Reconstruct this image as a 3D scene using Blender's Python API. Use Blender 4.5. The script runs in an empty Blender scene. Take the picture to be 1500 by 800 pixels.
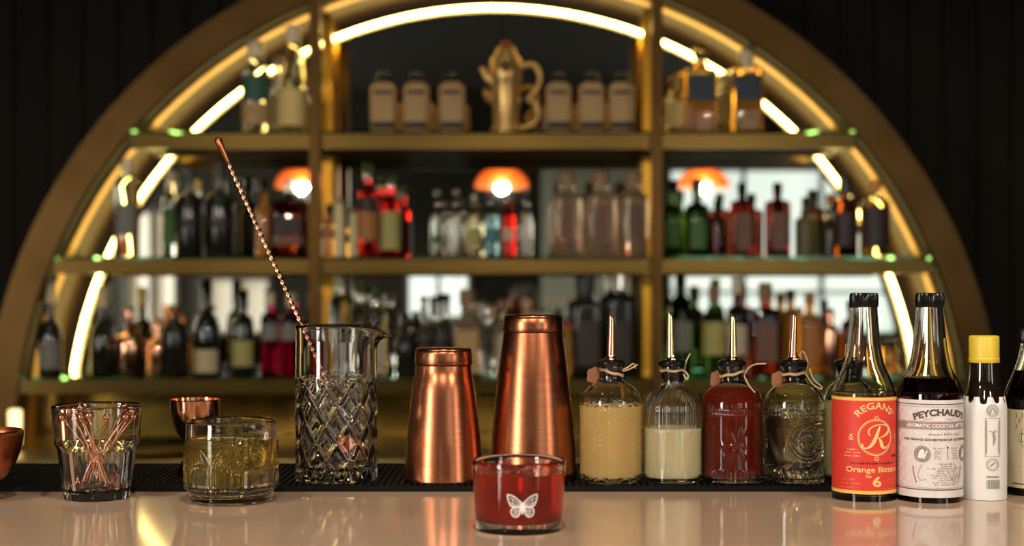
import bpy, bmesh, math, random
from mathutils import Vector, Matrix
random.seed(4)
PI = math.pi
F = 2083.3; ZE = 1.318; HY = 430.0; CX = 750.0
S = bpy.context.scene
COL = S.collection

# ------------------------------------------------------------------ measuring
def X_(px, D): return (px - CX) / F * D
def Z_(py, D): return ZE - (py - HY) / F * D

# ------------------------------------------------------------------ materials
MATS = {}
def mat(name, col, rough=0.5, metal=0.0, trans=0.0, ior=1.45, emit=None, es=0.0, coat=0.0, sss=0.0, aniso=0.0,
        noise=None, bump=None, spec=0.5, tcol=None):
    if name in MATS: return MATS[name]
    m = bpy.data.materials.new(name); m.use_nodes = True
    nt = m.node_tree; b = nt.nodes['Principled BSDF']
    b.inputs['Base Color'].default_value = (*col, 1)
    b.inputs['Roughness'].default_value = rough
    b.inputs['Metallic'].default_value = metal
    b.inputs['Transmission Weight'].default_value = trans
    b.inputs['IOR'].default_value = ior
    b.inputs['Specular IOR Level'].default_value = spec
    if emit:
        b.inputs['Emission Color'].default_value = (*emit, 1); b.inputs['Emission Strength'].default_value = es
    if coat: b.inputs['Coat Weight'].default_value = coat; b.inputs['Coat Roughness'].default_value = 0.05
    if sss:
        b.inputs['Subsurface Weight'].default_value = sss
        b.inputs['Subsurface Radius'].default_value = (0.01, 0.007, 0.004); b.inputs['Subsurface Scale'].default_value = 1.0
    if aniso:
        b.inputs['Anisotropic'].default_value = aniso
        t = nt.nodes.new('ShaderNodeTangent'); t.direction_type = 'RADIAL'; t.axis = 'Z'
        nt.links.new(t.outputs[0], b.inputs['Tangent'])
    tc = None
    if noise or bump:
        tc = nt.nodes.new('ShaderNodeTexCoord')
    if noise:   # (scale xyz, amount, second colour)
        sc, c2, lo, hi = noise
        mp = nt.nodes.new('ShaderNodeMapping'); mp.inputs['Scale'].default_value = sc
        n = nt.nodes.new('ShaderNodeTexNoise'); n.inputs['Scale'].default_value = 1; n.inputs['Detail'].default_value = 5
        r = nt.nodes.new('ShaderNodeValToRGB')
        r.color_ramp.elements[0].position = lo; r.color_ramp.elements[1].position = hi
        r.color_ramp.elements[0].color = (*col, 1); r.color_ramp.elements[1].color = (*c2, 1)
        nt.links.new(tc.outputs['Object'], mp.inputs[0]); nt.links.new(mp.outputs[0], n.inputs[0])
        nt.links.new(n.outputs[0], r.inputs[0]); nt.links.new(r.outputs[0], b.inputs['Base Color'])
    if bump:
        sc, st, di = bump
        mp = nt.nodes.new('ShaderNodeMapping'); mp.inputs['Scale'].default_value = sc
        n = nt.nodes.new('ShaderNodeTexNoise'); n.inputs['Scale'].default_value = 1; n.inputs['Detail'].default_value = 3
        bp = nt.nodes.new('ShaderNodeBump'); bp.inputs['Strength'].default_value = st; bp.inputs['Distance'].default_value = di
        nt.links.new(tc.outputs['Object'], mp.inputs[0]); nt.links.new(mp.outputs[0], n.inputs[0])
        nt.links.new(n.outputs[0], bp.inputs['Height']); nt.links.new(bp.outputs[0], b.inputs['Normal'])
    MATS[name] = m
    return m

GLASS = mat('clear_glass', (0.985, 0.99, 0.98), 0.0, trans=1, ior=1.47)
GLASSG = mat('green_edge_glass', (0.16, 0.45, 0.28), 0.02, trans=1, ior=1.5)
COPPER = mat('brushed_copper', (0.35, 0.112, 0.050), 0.235, 1, aniso=0.5, noise=((30, 30, 600), (0.43, 0.155, 0.075), 0.3, 0.7),
             bump=((40, 40, 900), 0.05, 0.0004))
COPPERP = mat('polished_copper', (0.90, 0.46, 0.29), 0.14, 1)
COPPERD = mat('dark_hammered_copper', (0.42, 0.14, 0.055), 0.28, 1, bump=((50, 50, 50), 0.2, 0.001))
BRASS = mat('aged_brass', (0.100, 0.064, 0.017), 0.28, 1, noise=((2, 6, 6), (0.145, 0.094, 0.027), 0.3, 0.7))
BRASSD = mat('dark_bronze', (0.088, 0.046, 0.014), 0.38, 1, noise=((5, 5, 5), (0.12, 0.067, 0.022), 0.3, 0.7))
BRASSP = mat('polished_brass', (0.75, 0.50, 0.17), 0.2, 1)
MIRROR = mat('antiqued_mirror', (0.62, 0.62, 0.56), 0.015, 1)
GOLDS = mat('pale_gold_spout', (0.86, 0.68, 0.30), 0.12, 1)
SILVER = mat('tarnished_silver', (0.72, 0.46, 0.16), 0.32, 0.72)
STEEL = mat('steel', (0.62, 0.60, 0.56), 0.14, 1)
RUBBER = mat('black_rubber', (0.005, 0.005, 0.0045), 0.7, spec=0.12, bump=((60, 60, 60), 0.05, 0.001))
BLACKP = mat('black_plastic', (0.006, 0.0055, 0.0055), 0.2, spec=.35)
TWINE = mat('jute_twine', (0.42, 0.27, 0.13), 0.85, noise=((300, 300, 900), (0.62, 0.44, 0.25), 0.35, 0.65))
TAGM = mat('kraft_card', (0.30, 0.13, 0.06), 0.8)
WHITEINK = mat('white_print', (0.82, 0.80, 0.80), 0.5)

# ------------------------------------------------------------------ mesh makers
def link(name, verts, faces, m, parent=None, loc=(0, 0, 0), smooth=True, mats=None, fm=None):
    me = bpy.data.meshes.new(name); me.from_pydata([tuple(v) for v in verts], [], faces); me.update()
    if mats:
        for q in mats: me.materials.append(q)
        if fm: me.polygons.foreach_set('material_index', fm)
    elif m: me.materials.append(m)
    if smooth:
        me.polygons.foreach_set('use_smooth', [True] * len(me.polygons))
    o = bpy.data.objects.new(name, me); COL.objects.link(o)
    o.location = loc
    if parent: o.parent = parent
    return o

def sharp(o, deg=35):
    me = o.data
    bm = bmesh.new(); bm.from_mesh(me)
    for e in bm.edges:
        if len(e.link_faces) == 2 and e.calc_face_angle(0) > math.radians(deg): e.smooth = False
    bm.to_mesh(me); bm.free()
    return o

def fixn(o):
    bm = bmesh.new(); bm.from_mesh(o.data); bmesh.ops.recalc_face_normals(bm, faces=bm.faces); bm.to_mesh(o.data); bm.free()
    return o

def lathe_data(prof, n=48, disp=None, sq=None, sy=1.0, closed=False):
    """prof: list (r,z). closed: last joins first (a shell with inner and outer wall)."""
    V, Fc, rings = [], [], []
    for i, (r, z) in enumerate(prof):
        if r < 1e-6:
            rings.append([len(V)]); V.append((0, 0, z)); continue
        ring = []
        for k in range(n):
            a = 2 * PI * k / n
            rr, zz = r, z
            c, s = math.cos(a), math.sin(a)
            if sq: rr = r / (abs(c) ** sq + abs(s) ** sq) ** (1 / sq)
            if disp:
                d = disp(a, z, i); 
                if isinstance(d, tuple): rr += d[0]; zz += d[1]
                else: rr += d
            ring.append(len(V)); V.append((rr * c, rr * s * sy, zz))
        rings.append(ring)
    pairs = list(zip(rings, rings[1:]))
    if closed: pairs.append((rings[-1], rings[0]))
    for A, B in pairs:
        if len(A) == 1 and len(B) == 1: continue
        if len(A) == 1:
            for k in range(n): Fc.append((A[0], B[(k + 1) % n], B[k]))
        elif len(B) == 1:
            for k in range(n): Fc.append((A[k], A[(k + 1) % n], B[0]))
        else:
            for k in range(n): Fc.append((A[k], A[(k + 1) % n], B[(k + 1) % n], B[k]))
    return V, Fc

def lathe(name, prof, m, parent=None, loc=(0, 0, 0), n=48, disp=None, sq=None, sy=1.0, closed=False, sh=40):
    V, Fc = lathe_data(prof, n, disp, sq, sy, closed)
    o = link(name, V, Fc, m, parent, loc)
    fixn(o)
    if sh: sharp(o, sh)
    return o

def box_data(x0, x1, y0, y1, z0, z1):
    V = [(x, y, z) for x in (x0, x1) for y in (y0, y1) for z in (z0, z1)]
    Fc = [(0, 1, 3, 2), (4, 6, 7, 5), (0, 4, 5, 1), (2, 3, 7, 6), (0, 2, 6, 4), (1, 5, 7, 3)]
    return V, Fc

def box(name, b, m, parent=None, bev=0.0, loc=(0, 0, 0)):
    V, Fc = box_data(*b)
    o = link(name, V, Fc, m, parent, loc, smooth=False)
    if bev:
        bm = bmesh.new(); bm.from_mesh(o.data)
        bmesh.ops.bevel(bm, geom=list(bm.edges), offset=bev, segments=3, affect='EDGES', profile=0.5)
        bm.to_mesh(o.data); bm.free()
    return o

def merge(parts):
    V, Fc = [], []
    for v, f in parts:
        o = len(V); V += list(v); Fc += [tuple(i + o for i in q) for q in f]
    return V, Fc

def tube_data(pts, rad, n=10, caps=True, twist=None, close=False):
    P = [Vector(p) for p in pts]; N = len(P)
    R = rad if isinstance(rad, (list, tuple)) else [rad] * N
    V, Fc = [], []
    t = (P[1] - P[0]).normalized()
    up = Vector((0, 0, 1)) if abs(t.z) < 0.9 else Vector((1, 0, 0))
    u = t.cross(up).normalized(); v = t.cross(u)
    for i in range(N):
        if close: t2 = (P[(i + 1) % N] - P[i - 1]).normalized()
        else: t2 = (P[min(i + 1, N - 1)] - P[max(i - 1, 0)]).normalized()
        u = (u - t2 * u.dot(t2)).normalized(); v = t2.cross(u)
        for k in range(n):
            a = 2 * PI * k / n
            rr = R[i]
            if twist: rr *= twist(a, i)
            V.append(P[i] + (u * math.cos(a) + v * math.sin(a)) * rr)
    for i in range(N if close else N - 1):
        j = (i + 1) % N
        for k in range(n):
            Fc.append((i * n + k, i * n + (k + 1) % n, j * n + (k + 1) % n, j * n + k))
    if caps and not close:
        Fc.append(tuple(range(n))[::-1]); Fc.append(tuple(range((N - 1) * n, N * n)))
    return V, Fc

def tube(name, pts, rad, m, parent=None, n=10, loc=(0, 0, 0), **k):
    V, Fc = tube_data(pts, rad, n, **k)
    return fixn(link(name, V, Fc, m, parent, loc))

def spline(pts, k=8):
    P = [Vector(p) for p in pts]; out = []
    for i in range(len(P) - 1):
        a = P[max(i - 1, 0)]; b = P[i]; c = P[i + 1]; d = P[min(i + 2, len(P) - 1)]
        for j in range(k):
            t = j / k
            out.append(0.5 * ((2 * b) + (c - a) * t + (2 * a - 5 * b + 4 * c - d) * t * t + (3 * b - a - 3 * c + d) * t ** 3))
    out.append(P[-1]); return out

def resample(prof, step):
    """straight-line subdivision of a (r,z) profile so displaced detail has vertices"""
    out = [prof[0]]
    for (r0, z0), (r1, z1) in zip(prof, prof[1:]):
        L = math.hypot(r1 - r0, z1 - z0); k = max(1, int(L / step))
        for j in range(1, k + 1): out.append((r0 + (r1 - r0) * j / k, z0 + (z1 - z0) * j / k))
    return out

def curve2(prof, k=6):
    return [(max(p[0], 0), p[1]) for p in spline([(r, z, 0) for r, z in prof], k)]

def shell(outer, t, tb, top=None):
    """outer profile from bottom centre outward and up; adds inner wall of thickness t and base tb"""
    o = [p for p in outer if p[0] > 1e-6]
    zt = o[-1][1]
    inner = []
    for i, (r, z) in enumerate(o):
        if z >= o[0][1] + tb: inner.append((max(r - t, 0.001), z))
    inner = [(inner[0][0] * 0.55, o[0][1] + tb), (inner[0][0] * 0.9, o[0][1] + tb * 1.04), (inner[0][0], inner[0][1] + tb * .25)] + inner[1:]
    r, z = o[-1]
    lip = [(r - t * 0.15, z + t * 0.35), (r - t * 0.5, z + t * 0.5), (r - t * 0.85, z + t * 0.35)]
    return [(0, outer[0][1])] + o + lip + inner[::-1] + [(0, o[0][1] + tb)]

# ------------------------------------------------------------------ tags
def tag(o, label=None, cat=None, group=None, kind=None):
    if label: o['label'] = label
    if cat: o['category'] = cat
    if group: o['group'] = group
    if kind: o['kind'] = kind
    return o

def thing(name, label, cat, loc, group=None, rz=0):
    o = bpy.data.objects.new(name, None); COL.objects.link(o)
    o.empty_display_size = 0.02
    o.location = loc; o.rotation_euler = (0, 0, rz)
    return tag(o, label, cat, group)

def struct(o): o['kind'] = 'structure'; return o

# ------------------------------------------------------------------ printed artwork wrapped on a cylinder
_tc = {}
def text2d(s, bold=0.0, shear=0.0, space=1.0):
    key = (s, bold, shear, space)
    if key in _tc: return _tc[key]
    cu = bpy.data.curves.new('t', 'FONT'); cu.body = s; cu.size = 1; cu.offset = bold; cu.shear = shear
    cu.space_character = space; cu.resolution_u = 3
    ob = bpy.data.objects.new('t', cu); COL.objects.link(ob)
    bpy.context.view_layer.update()
    me = bpy.data.meshes.new_from_object(ob.evaluated_get(bpy.context.evaluated_depsgraph_get()))
    V = [(v.co.x, v.co.y) for v in me.vertices]; Fc = [tuple(p.vertices) for p in me.polygons]
    bpy.data.objects.remove(ob); bpy.data.curves.remove(cu); bpy.data.meshes.remove(me)
    _tc[key] = (V, Fc); return V, Fc

class Art:
    def __init__(s): s.V = []; s.F = []
    def add(s, V, Fc):
        o = len(s.V); s.V += V; s.F += [tuple(i + o for i in f) for f in Fc]
    def rect(s, x0, y0, x1, y1, step=0.0015):
        n = max(1, int(abs(x1 - x0) / step) + 1)
        V = []; Fc = []
        for i in range(n + 1):
            x = x0 + (x1 - x0) * i / n; V += [(x, y0), (x, y1)]
            if i: Fc.append((2 * i - 2, 2 * i, 2 * i + 1, 2 * i - 1))
        s.add(V, Fc)
    def stroke(s, pts, w, smooth=True):
        P = [Vector((*p[:2], 0)) for p in pts]
        W = [w] * len(P) if not isinstance(w, (list, tuple)) else list(w)
        if smooth:
            Q = spline([(p.x, p.y, W[i]) for i, p in enumerate(P)], 6)
            P = [Vector((q.x, q.y, 0)) for q in Q]; W = [max(q.z, 1e-5) for q in Q]
        V = []; Fc = []
        for i, p in enumerate(P):
            t = (P[min(i + 1, len(P) - 1)] - P[max(i - 1, 0)])
            if t.length < 1e-9: t = Vector((1, 0, 0))
            t.normalize(); nn = Vector((-t.y, t.x, 0)) * W[i] / 2
            V += [(p.x + nn.x, p.y + nn.y), (p.x - nn.x, p.y - nn.y)]
            if i: Fc.append((2 * i - 2, 2 * i - 1, 2 * i + 1, 2 * i))
        s.add(V, Fc)
    def ring(s, cx, cy, r, w, sy=1.0, n=48):
        s.stroke([(cx + r * math.cos(2 * PI * i / n), cy + r * sy * math.sin(2 * PI * i / n)) for i in range(n + 1)], w, False)
    def disc(s, cx, cy, r, n=24):
        V = [(cx, cy)] + [(cx + r * math.cos(2 * PI * i / n), cy + r * math.sin(2 * PI * i / n)) for i in range(n)]
        s.add(V, [(0, 1 + i, 1 + (i + 1) % n) for i in range(n)])
    def text(s, t, cx, cy, h, w=None, arc=None, bold=0.0, shear=0.0, space=1.0, left=False):
        V, Fc = text2d(t, bold, shear, space)
        if not V: return
        x0 = min(v[0] for v in V); x1 = max(v[0] for v in V); y0 = min(v[1] for v in V); y1 = max(v[1] for v in V)
        cap = 0.72
        sy = h / cap; sx = (w / (x1 - x0)) if w else sy
        out = []
        for x, y in V:
            u = (x - (x0 if left else (x0 + x1) / 2)) * sx; v = (y - cap / 2) * sy
            if arc:
                a = u / arc; out.append((cx + (arc + v) * math.sin(a), cy + (arc + v) * math.cos(a) - arc))
            else: out.append((cx + u, cy + v))
        s.add(out, Fc)
    def scrib(s, cx, cy, h, w, seed=0, left=False):
        """a line of print too small to read: word-like marks"""
        h *= 1.35
        rn = random.Random(seed + int(cx * 1e6) + int(cy * 1e6)); x = cx if left else cx - w / 2; x1 = x + w
        while x < x1 - h * .3:
            ww = min(rn.uniform(1.6, 4.6) * h, x1 - x); n = max(1, int(ww / (h * .62)))
            for j in range(n):
                xa = x + j * h * .62; hh = h * rn.choice((.5, .62, .62, .8))
                k = rn.random()
                if k < .45: s.rect(xa, cy - h * .3, xa + h * .16, cy - h * .3 + hh)
                if k < .75: s.rect(xa, cy - h * .3 + hh * .42, xa + h * .45, cy - h * .3 + hh * .6)
                if k > .3: s.rect(xa, cy - h * .3, xa + h * .45, cy - h * .14)
                if k > .6: s.rect(xa + h * .3, cy - h * .3, xa + h * .44, cy - h * .3 + hh)
            x += ww + h * .45
    def wrap(s, name, R, m, parent, off=0.0003, rot=0.0, zf=None):
        """x runs along the surface of a cylinder of radius R (0 faces -Y), y is height"""
        V = []
        for x, y in s.V:
            RR = (R(y) if callable(R) else R)
            a = x / RR + rot - PI / 2; V.append(((RR + off) * math.cos(a), (RR + off) * math.sin(a), y))
        return link(name, V, s.F, m, parent, smooth=False)

def label_sheet(name, R, z0, z1, half, m, parent, rot=0.0, n=40, nz=1, t=0.00015, wob=None):
    V = []; Fc = []
    for j in range(nz + 1):
        z = z0 + (z1 - z0) * j / nz
        for i in range(n + 1):
            a = -half + 2 * half * i / n + rot - PI / 2
            r = (R(z) if callable(R) else R) + t + (wob(a, z) if wob else 0)
            V.append((r * math.cos(a), r * math.sin(a), z))
    for j in range(nz):
        for i in range(n):
            a = j * (n + 1) + i
            Fc.append((a, a + 1, a + n + 2, a + n + 1))
    return link(name, V, Fc, m, parent)

# ================================================================== CAMERA
cam = bpy.data.cameras.new('camera'); co = bpy.data.objects.new('camera', cam); COL.objects.link(co)
co.location = (0, 0, ZE); co.rotation_euler = (PI / 2, 0, 0)
cam.lens = 50; cam.sensor_width = 36; cam.shift_y = 30 / 1500
cam.clip_start = 0.05
cam.dof.use_dof = True; cam.dof.focus_distance = 1.53; cam.dof.aperture_fstop = 3.9
S.camera = co
S.view_settings.view_transform = 'Standard'; S.view_settings.look = 'None'
S.view_settings.exposure = 0.12; S.view_settings.gamma = 1.0
try: S.view_settings.use_curve_mapping = False
except Exception: pass
cy = S.cycles
cy.use_denoising = True
cy.max_bounces = 18; cy.transmission_bounces = 14; cy.glossy_bounces = 8; cy.diffuse_bounces = 3; cy.transparent_max_bounces = 8
cy.caustics_reflective = True; cy.caustics_refractive = True; cy.blur_glossy = 0.6
cy.sample_clamp_indirect = 8.0

W = bpy.data.worlds.new('world'); S.world = W; W.use_nodes = True
W.node_tree.nodes['Background'].inputs[0].default_value = (0.5, 0.55, 0.6, 1)
W.node_tree.nodes['Background'].inputs[1].default_value = 0.3

# ================================================================== ROOM
RX = 5.0; RYF = 4.76; RYR = -4.5; RZ = 3.3
DARKW = mat('dark_wood_cladding', (0.0075, 0.0056, 0.0038), 0.65, spec=0.15, noise=((8, 8, 0.8), (0.013, 0.0098, 0.0065), 0.35, 0.7))
V = []; Fc = []
x = -RX; parts = []
while x < RX - 1e-6:
    parts.append(box_data(x + 0.004, min(x + 0.115, RX) - 0.004, RYF, RYF + 0.05, 0, RZ)); x += 0.115
parts.append(box_data(-RX, RX, RYF + 0.012, RYF + 0.1, 0, RZ))
v, f = merge(parts); struct(link('wall_back', v, f, DARKW, smooth=False))
WALLM = mat('dark_green_grey_paint', (0.017, 0.016, 0.011), 0.7, spec=.2, noise=((1, 1, 1), (0.024, 0.022, 0.016), 0.3, 0.7))
CEILM = mat('dark_ceiling_paint', (0.02, 0.018, 0.016), 0.7, noise=((1, 1, 1), (0.026, 0.023, 0.02), 0.3, 0.7))
FLOORM = mat('dark_floorboards', (0.035, 0.022, 0.014), 0.4, noise=((2, 14, 2), (0.055, 0.035, 0.02), 0.3, 0.7))
struct(box('wall_left', (-RX - 0.1, -RX, RYR, RYF, 0, RZ), WALLM))
struct(box('wall_right', (RX, RX + 0.1, RYR, RYF, 0, RZ), WALLM))
struct(box('floor', (-RX - .1, RX + .1, RYR - .1, RYF + .1, -0.1, 0), FLOORM))
struct(box('ceiling', (-RX - .1, RX + .1, RYR - .1, RYF + .1, RZ, RZ + 0.1), CEILM))

DV = 2 * 4.67 - RYR    # distance at which the mirror shows the rear wall
def rx(px): return X_(px, DV)
def rz(py): return Z_(py, DV)
# rear wall with window openings
wins = [(rx(975), rx(1318), rz(500), rz(243), 3, 2, 'window_1'), (rx(180), rx(264), rz(545), rz(305), 2, 1, 'window_2'), (rx(288), rx(400), rz(545), rz(402), 2, 1, 'window_6'),
        (rx(592), rx(692), rz(470), rz(392), 2, 1, 'window_3')]
xs = sorted({-RX, RX} | {w[0] for w in wins} | {w[1] for w in wins})
parts = []
for a, b in zip(xs, xs[1:]):
    hit = [w for w in wins if w[0] <= a + 1e-6 and w[1] >= b - 1e-6]
    if hit:
        w = hit[0]; parts += [box_data(a, b, RYR - 0.1, RYR, 0, w[2]), box_data(a, b, RYR - 0.1, RYR, w[3], RZ)]
    else: parts.append(box_data(a, b, RYR - 0.1, RYR, 0, RZ))
v, f = merge(parts); struct(link('wall_front', v, f, WALLM, smooth=False))
FRAMEM = mat('window_frame_paint', (0.05, 0.05, 0.045), 0.5)
def daylight(name, c, s): return mat(name, (0.8, 0.8, 0.8), 0.6, emit=c, es=s)
DAY = {'window_1': daylight('daylight_pane', (0.86, 1.0, 0.97), 1.25), 'window_2': daylight('curtained_pane', (1.0, 0.80, 0.44), 0.36), 'window_6': daylight('curtained_pane', (1.0, 0.84, 0.5), 0.55),
       'window_3': daylight('daylight_pane_far', (0.9, 1.0, 0.97), 1.6)}
for (a, b, c, d, nx, nz, nm) in wins:
    parts = [box_data(a, b, RYR - .08, RYR + .03, c, c + .05), box_data(a, b, RYR - .08, RYR + .03, d - .05, d),
             box_data(a, a + .05, RYR - .08, RYR + .03, c + .05, d - .05), box_data(b - .05, b, RYR - .08, RYR + .03, c + .05, d - .05)]
    for i in range(1, nx):
        xx = a + (b - a) * i / nx; parts.append(box_data(xx - .02, xx + .02, RYR - .06, RYR + .0, c + .05, d - .05))
    for i in range(1, nz):
        zz = c + (d - c) * (0.28 if nm == 'window_1' else i / nz); parts.append(box_data(a + .05, b - .05, RYR - .055, RYR - .005, zz - .015, zz + .015))
    v, f = merge(parts); fr = struct(link(nm, v, f, FRAMEM, smooth=False))
    box('pane', (a + .04, b - .04, RYR - .075, RYR - .065, c + .04, d - .04), DAY[nm], fr)
# side windows beyond the mirror's view: tall panes that light the bar from the seats' side, the right one added as fill
for nm, y0, y1, z0, z1, sgn, es in (('window_4', -3.9, -2.3, 0.7, 2.7, -1, 22.0), ('added_window', -3.9, -2.5, 0.9, 2.6, 1, 6.0)):
    xw = sgn * RX; s2 = -sgn
    def bx(ya, yb, za, zb, xa, xb): return box_data(min(xw + s2 * xa, xw + s2 * xb), max(xw + s2 * xa, xw + s2 * xb), ya, yb, za, zb)
    parts = [bx(y0, y1, z0, z0 + .05, 0, .06), bx(y0, y1, z1 - .05, z1, 0, .06), bx(y0, y0 + .05, z0 + .05, z1 - .05, 0, .06), bx(y1 - .05, y1, z0 + .05, z1 - .05, 0, .06),
             bx((y0 + y1) / 2 - .02, (y0 + y1) / 2 + .02, z0 + .05, z1 - .05, 0, .05)]
    v, f = merge(parts); fr = struct(link(nm, v, f, FRAMEM, smooth=False))
    v, f = bx(y0 + .04, y1 - .04, z0 + .04, z1 - .04, .005, .02)
    link('pane', v, f, daylight('daylight_pane_' + nm, (1.0, 0.95, 0.86), es), fr, smooth=False)
# door-shaped panel made up for a lit grey-green stretch of rear wall
LITWALLM = mat('lit_wall_colour', (0.46, 0.50, 0.41), 0.5)
dr = struct(box('lit_wall_panel', (rx(793), rx(950), RYR, RYR + .05, 0.0, rz(248)), LITWALLM, bev=.004))
for i in range(2):
    a = rx(805) + i * 0.49; box('panel', (a, a + .40, RYR + .05, RYR + .06, 1.1, rz(262)), LITWALLM, dr, bev=.003)
    box('panel', (a, a + .40, RYR + .05, RYR + .06, 0.2, 0.98), LITWALLM, dr, bev=.003)
tube('panel_handle', [(rx(800), RYR + .05, 1.02), (rx(800), RYR + .1, 1.02), (rx(812), RYR + .1, 1.02)], .01, STEEL, dr)

# ================================================================== THE ARCH
AX = X_(722, 4.3); AZ = Z_(650, 4.3)
YF, YB = 4.30, 4.66
R1, R0 = 746 / F * 4.3, 701 / F * 4.3
def ring_band(ri, ro, y0, y1, z0=0.0, n=96):
    """half annulus, rectangular section, with the lower ends at height AZ+z0"""
    V = []; Fc = []
    for i in range(n + 1):
        a = PI * i / n
        c, s = math.cos(a), math.sin(a)
        for r, y in ((ri, y0), (ro, y0), (ro, y1), (ri, y1)): V.append((AX + r * c, y, AZ + r * s))
    for i in range(n):
        b = 4 * i
        for k in range(4): Fc.append((b + k, b + (k + 1) % 4, b + 4 + (k + 1) % 4, b + 4 + k))
    Fc += [(0, 1, 2, 3), tuple(4 * n + k for k in (3, 2, 1, 0))]
    return V, Fc
arch = thing('arched_back_bar', 'large semicircular bronze shelving arch standing on the back counter', 'shelving', (AX, 4.5, AZ))
def ap(name, data, m, smooth=False, sh=None):
    v, f = data; o = link(name, [(p[0] - AX, p[1] - 4.5, p[2] - AZ) for p in v], f, m, arch, smooth=smooth)
    fixn(o)
    if smooth: sharp(o, 30)
    return o
ap('arch_frame', ring_band(R0, R1, YF, RYF - 0.001), BRASSD, True)
SOFM = mat('brown_soffit_lining', (0.045, 0.026, 0.010), 0.55, 0.6, noise=((5, 5, 5), (0.06, 0.035, 0.014), 0.3, 0.7))
ap('soffit_lining', ring_band(R0 - 0.004, R0 - .0005, YF + .012, YB), SOFM, True)
LIPM = mat('orange_brass_lip', (0.60, 0.31, 0.035), 0.34, 1)
ap('inner_lip', ring_band(R0 - 0.010, R0 - .0045, 4.395, 4.455), LIPM, True)
# mirror: half disc, real thickness
n = 96; V = []; Fc = []
for y in (YB, YB + .02):
    V.append((AX, y, AZ))
    for i in range(n + 1):
        a = PI * i / n; V.append((AX + (R0 - .002) * math.cos(a), y, AZ + (R0 - .002) * math.sin(a)))
m_ = n + 2
for i in range(n):
    Fc += [(0, 1 + i, 2 + i), (m_, m_ + 2 + i, m_ + 1 + i), (1 + i, 2 + i, m_ + 2 + i, m_ + 1 + i)]
Fc += [(0, 1, m_ + 1, m_), (0, m_, m_ + n + 1, n + 1)]
mir = ap('mirror', (V, Fc), MIRROR); mir['label'] = 'antiqued mirror lining the arch'
# LED
LEDM = mat('warm_led_tube', (1, 0.9, 0.7), 0.4, emit=(1.0, 0.77, 0.25), es=14.0)
LEDR = 1.389
pts = [(AX + LEDR * math.cos(a), 4.645, AZ + LEDR * math.sin(a)) for a in [PI * (0.004 + 0.992 * i / 120) for i in range(121)]]
led = ap('light_tube', tube_data(pts, 0.0072, 12), LEDM, True); led['label'] = 'glowing warm white light tube'
ap('light_channel', ring_band(LEDR - .008, LEDR + .008, 4.653, YB), LIPM, True)
v, f = box_data(AX - .0 - R0 + .03, AX + R0 - .03, 4.612, 4.626, AZ, Z_(577, YF) - .012)
ap('splashback', (v, f), mat('satin_gold_panel', (0.06, 0.042, 0.012), 0.22, 1, noise=((1.6, 3, 7), (0.40, 0.28, 0.06), 0.35, 0.65)))
ap('added_shelf_glow', box_data(AX - 1.25, AX + 1.25, 4.585, 4.60, Z_(577, YF) - .012, Z_(577, YF) - .004), mat('added_shelf_emitter', (1, .9, .7), .4, emit=(1, .76, .3), es=.3))  # hidden glowing strip added to warm the splashback
# shelves
SH = [(192, 196, 218), (376, 380, 401), (552, 556, 577)]
SZ = []
def half_at(z, r=R0 - .003): return math.sqrt(max(r * r - (z - AZ) ** 2, 0))
for k, (g, b0, b1) in enumerate(SH):
    z1 = Z_(g, YF); z0 = Z_(b0, YF); zb = Z_(b1, YF); SZ.append(z1)
    hw = min(half_at(z1), half_at(zb))
    fr = ap('shelf_frame', merge([box_data(AX - hw, AX + hw, YF, YF + .03, zb, z0),
                                  box_data(AX - hw, AX + hw, 4.535, 4.565, zb + .002, z0),
                                  box_data(AX - hw, AX - hw + .03, YF + .03, 4.535, zb + .01, z0),
                                  box_data(AX + hw - .03, AX + hw, YF + .03, 4.535, zb + .01, z0)]), BRASS)
    v, f = box_data(-hw + .001, hw - .001, YF - .004 - 4.43, 4.575 - 4.43, 0, z1 - z0)
    gl = link('glass_shelf', v, f, GLASSG, None, (AX, 4.43, z0), smooth=False)
    tag(gl, ('green-edged glass plate of the top, shortest shelf', 'green-edged glass plate of the middle shelf', 'green-edged glass plate of the bottom, longest shelf')[k], 'shelf', 'glass plates of the arch shelves')
for px in (462, 962):
    xx = X_(px, 4.29)
    for ya, yb, w in ((4.272, 4.3, .0165), (4.566, 4.590, .016)):
        top = AZ + half_at(AZ + abs(xx - AX)) if False else AZ + math.sqrt(R0 ** 2 - (xx - AX) ** 2) - .004
        ap('post', box_data(xx - w, xx + w, ya, yb, AZ, top), BRASSD if ya < 4.4 else LIPM)

# back counter
BCM = mat('bronzed_counter_metal', (0.42, 0.30, 0.12), 0.33, 1, noise=((4, 4, 4), (0.5, 0.37, 0.16), 0.3, 0.7))
bc = thing('back_counter', 'low back counter with bronzed metal top beneath the shelving arch', 'counter', (0, 4.3, 0))
box('counter_top', (-3.4, 3.4, -.42, .455, AZ - .03, AZ), BCM, bc, bev=.004)
box('cabinet_body', (-3.38, 3.38, -.38, .45, 0.0, AZ - .03), mat('black_cabinet', (0.012, 0.011, 0.01), 0.45), bc)

# ================================================================== BAR COUNTER
CTOP = 1.10
CTM = mat('taupe_stone', (0.47, 0.325, 0.225), 0.075, noise=((12, 12, 12), (0.50, 0.35, 0.245), 0.3, 0.7), spec=1.0)
bar = thing('bar_counter', 'glossy taupe stone bar counter across the front', 'bar counter', (0, 1.3, 0))
box('counter_top', (-2.6, 2.6, -.42, .50, CTOP - .04, CTOP), CTM, bar, bev=.003)
box('counter_body', (-2.55, 2.55, -.12, .44, 0, CTOP - .04), mat('bar_front', (0.03, 0.025, 0.02), 0.5), bar)
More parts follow.
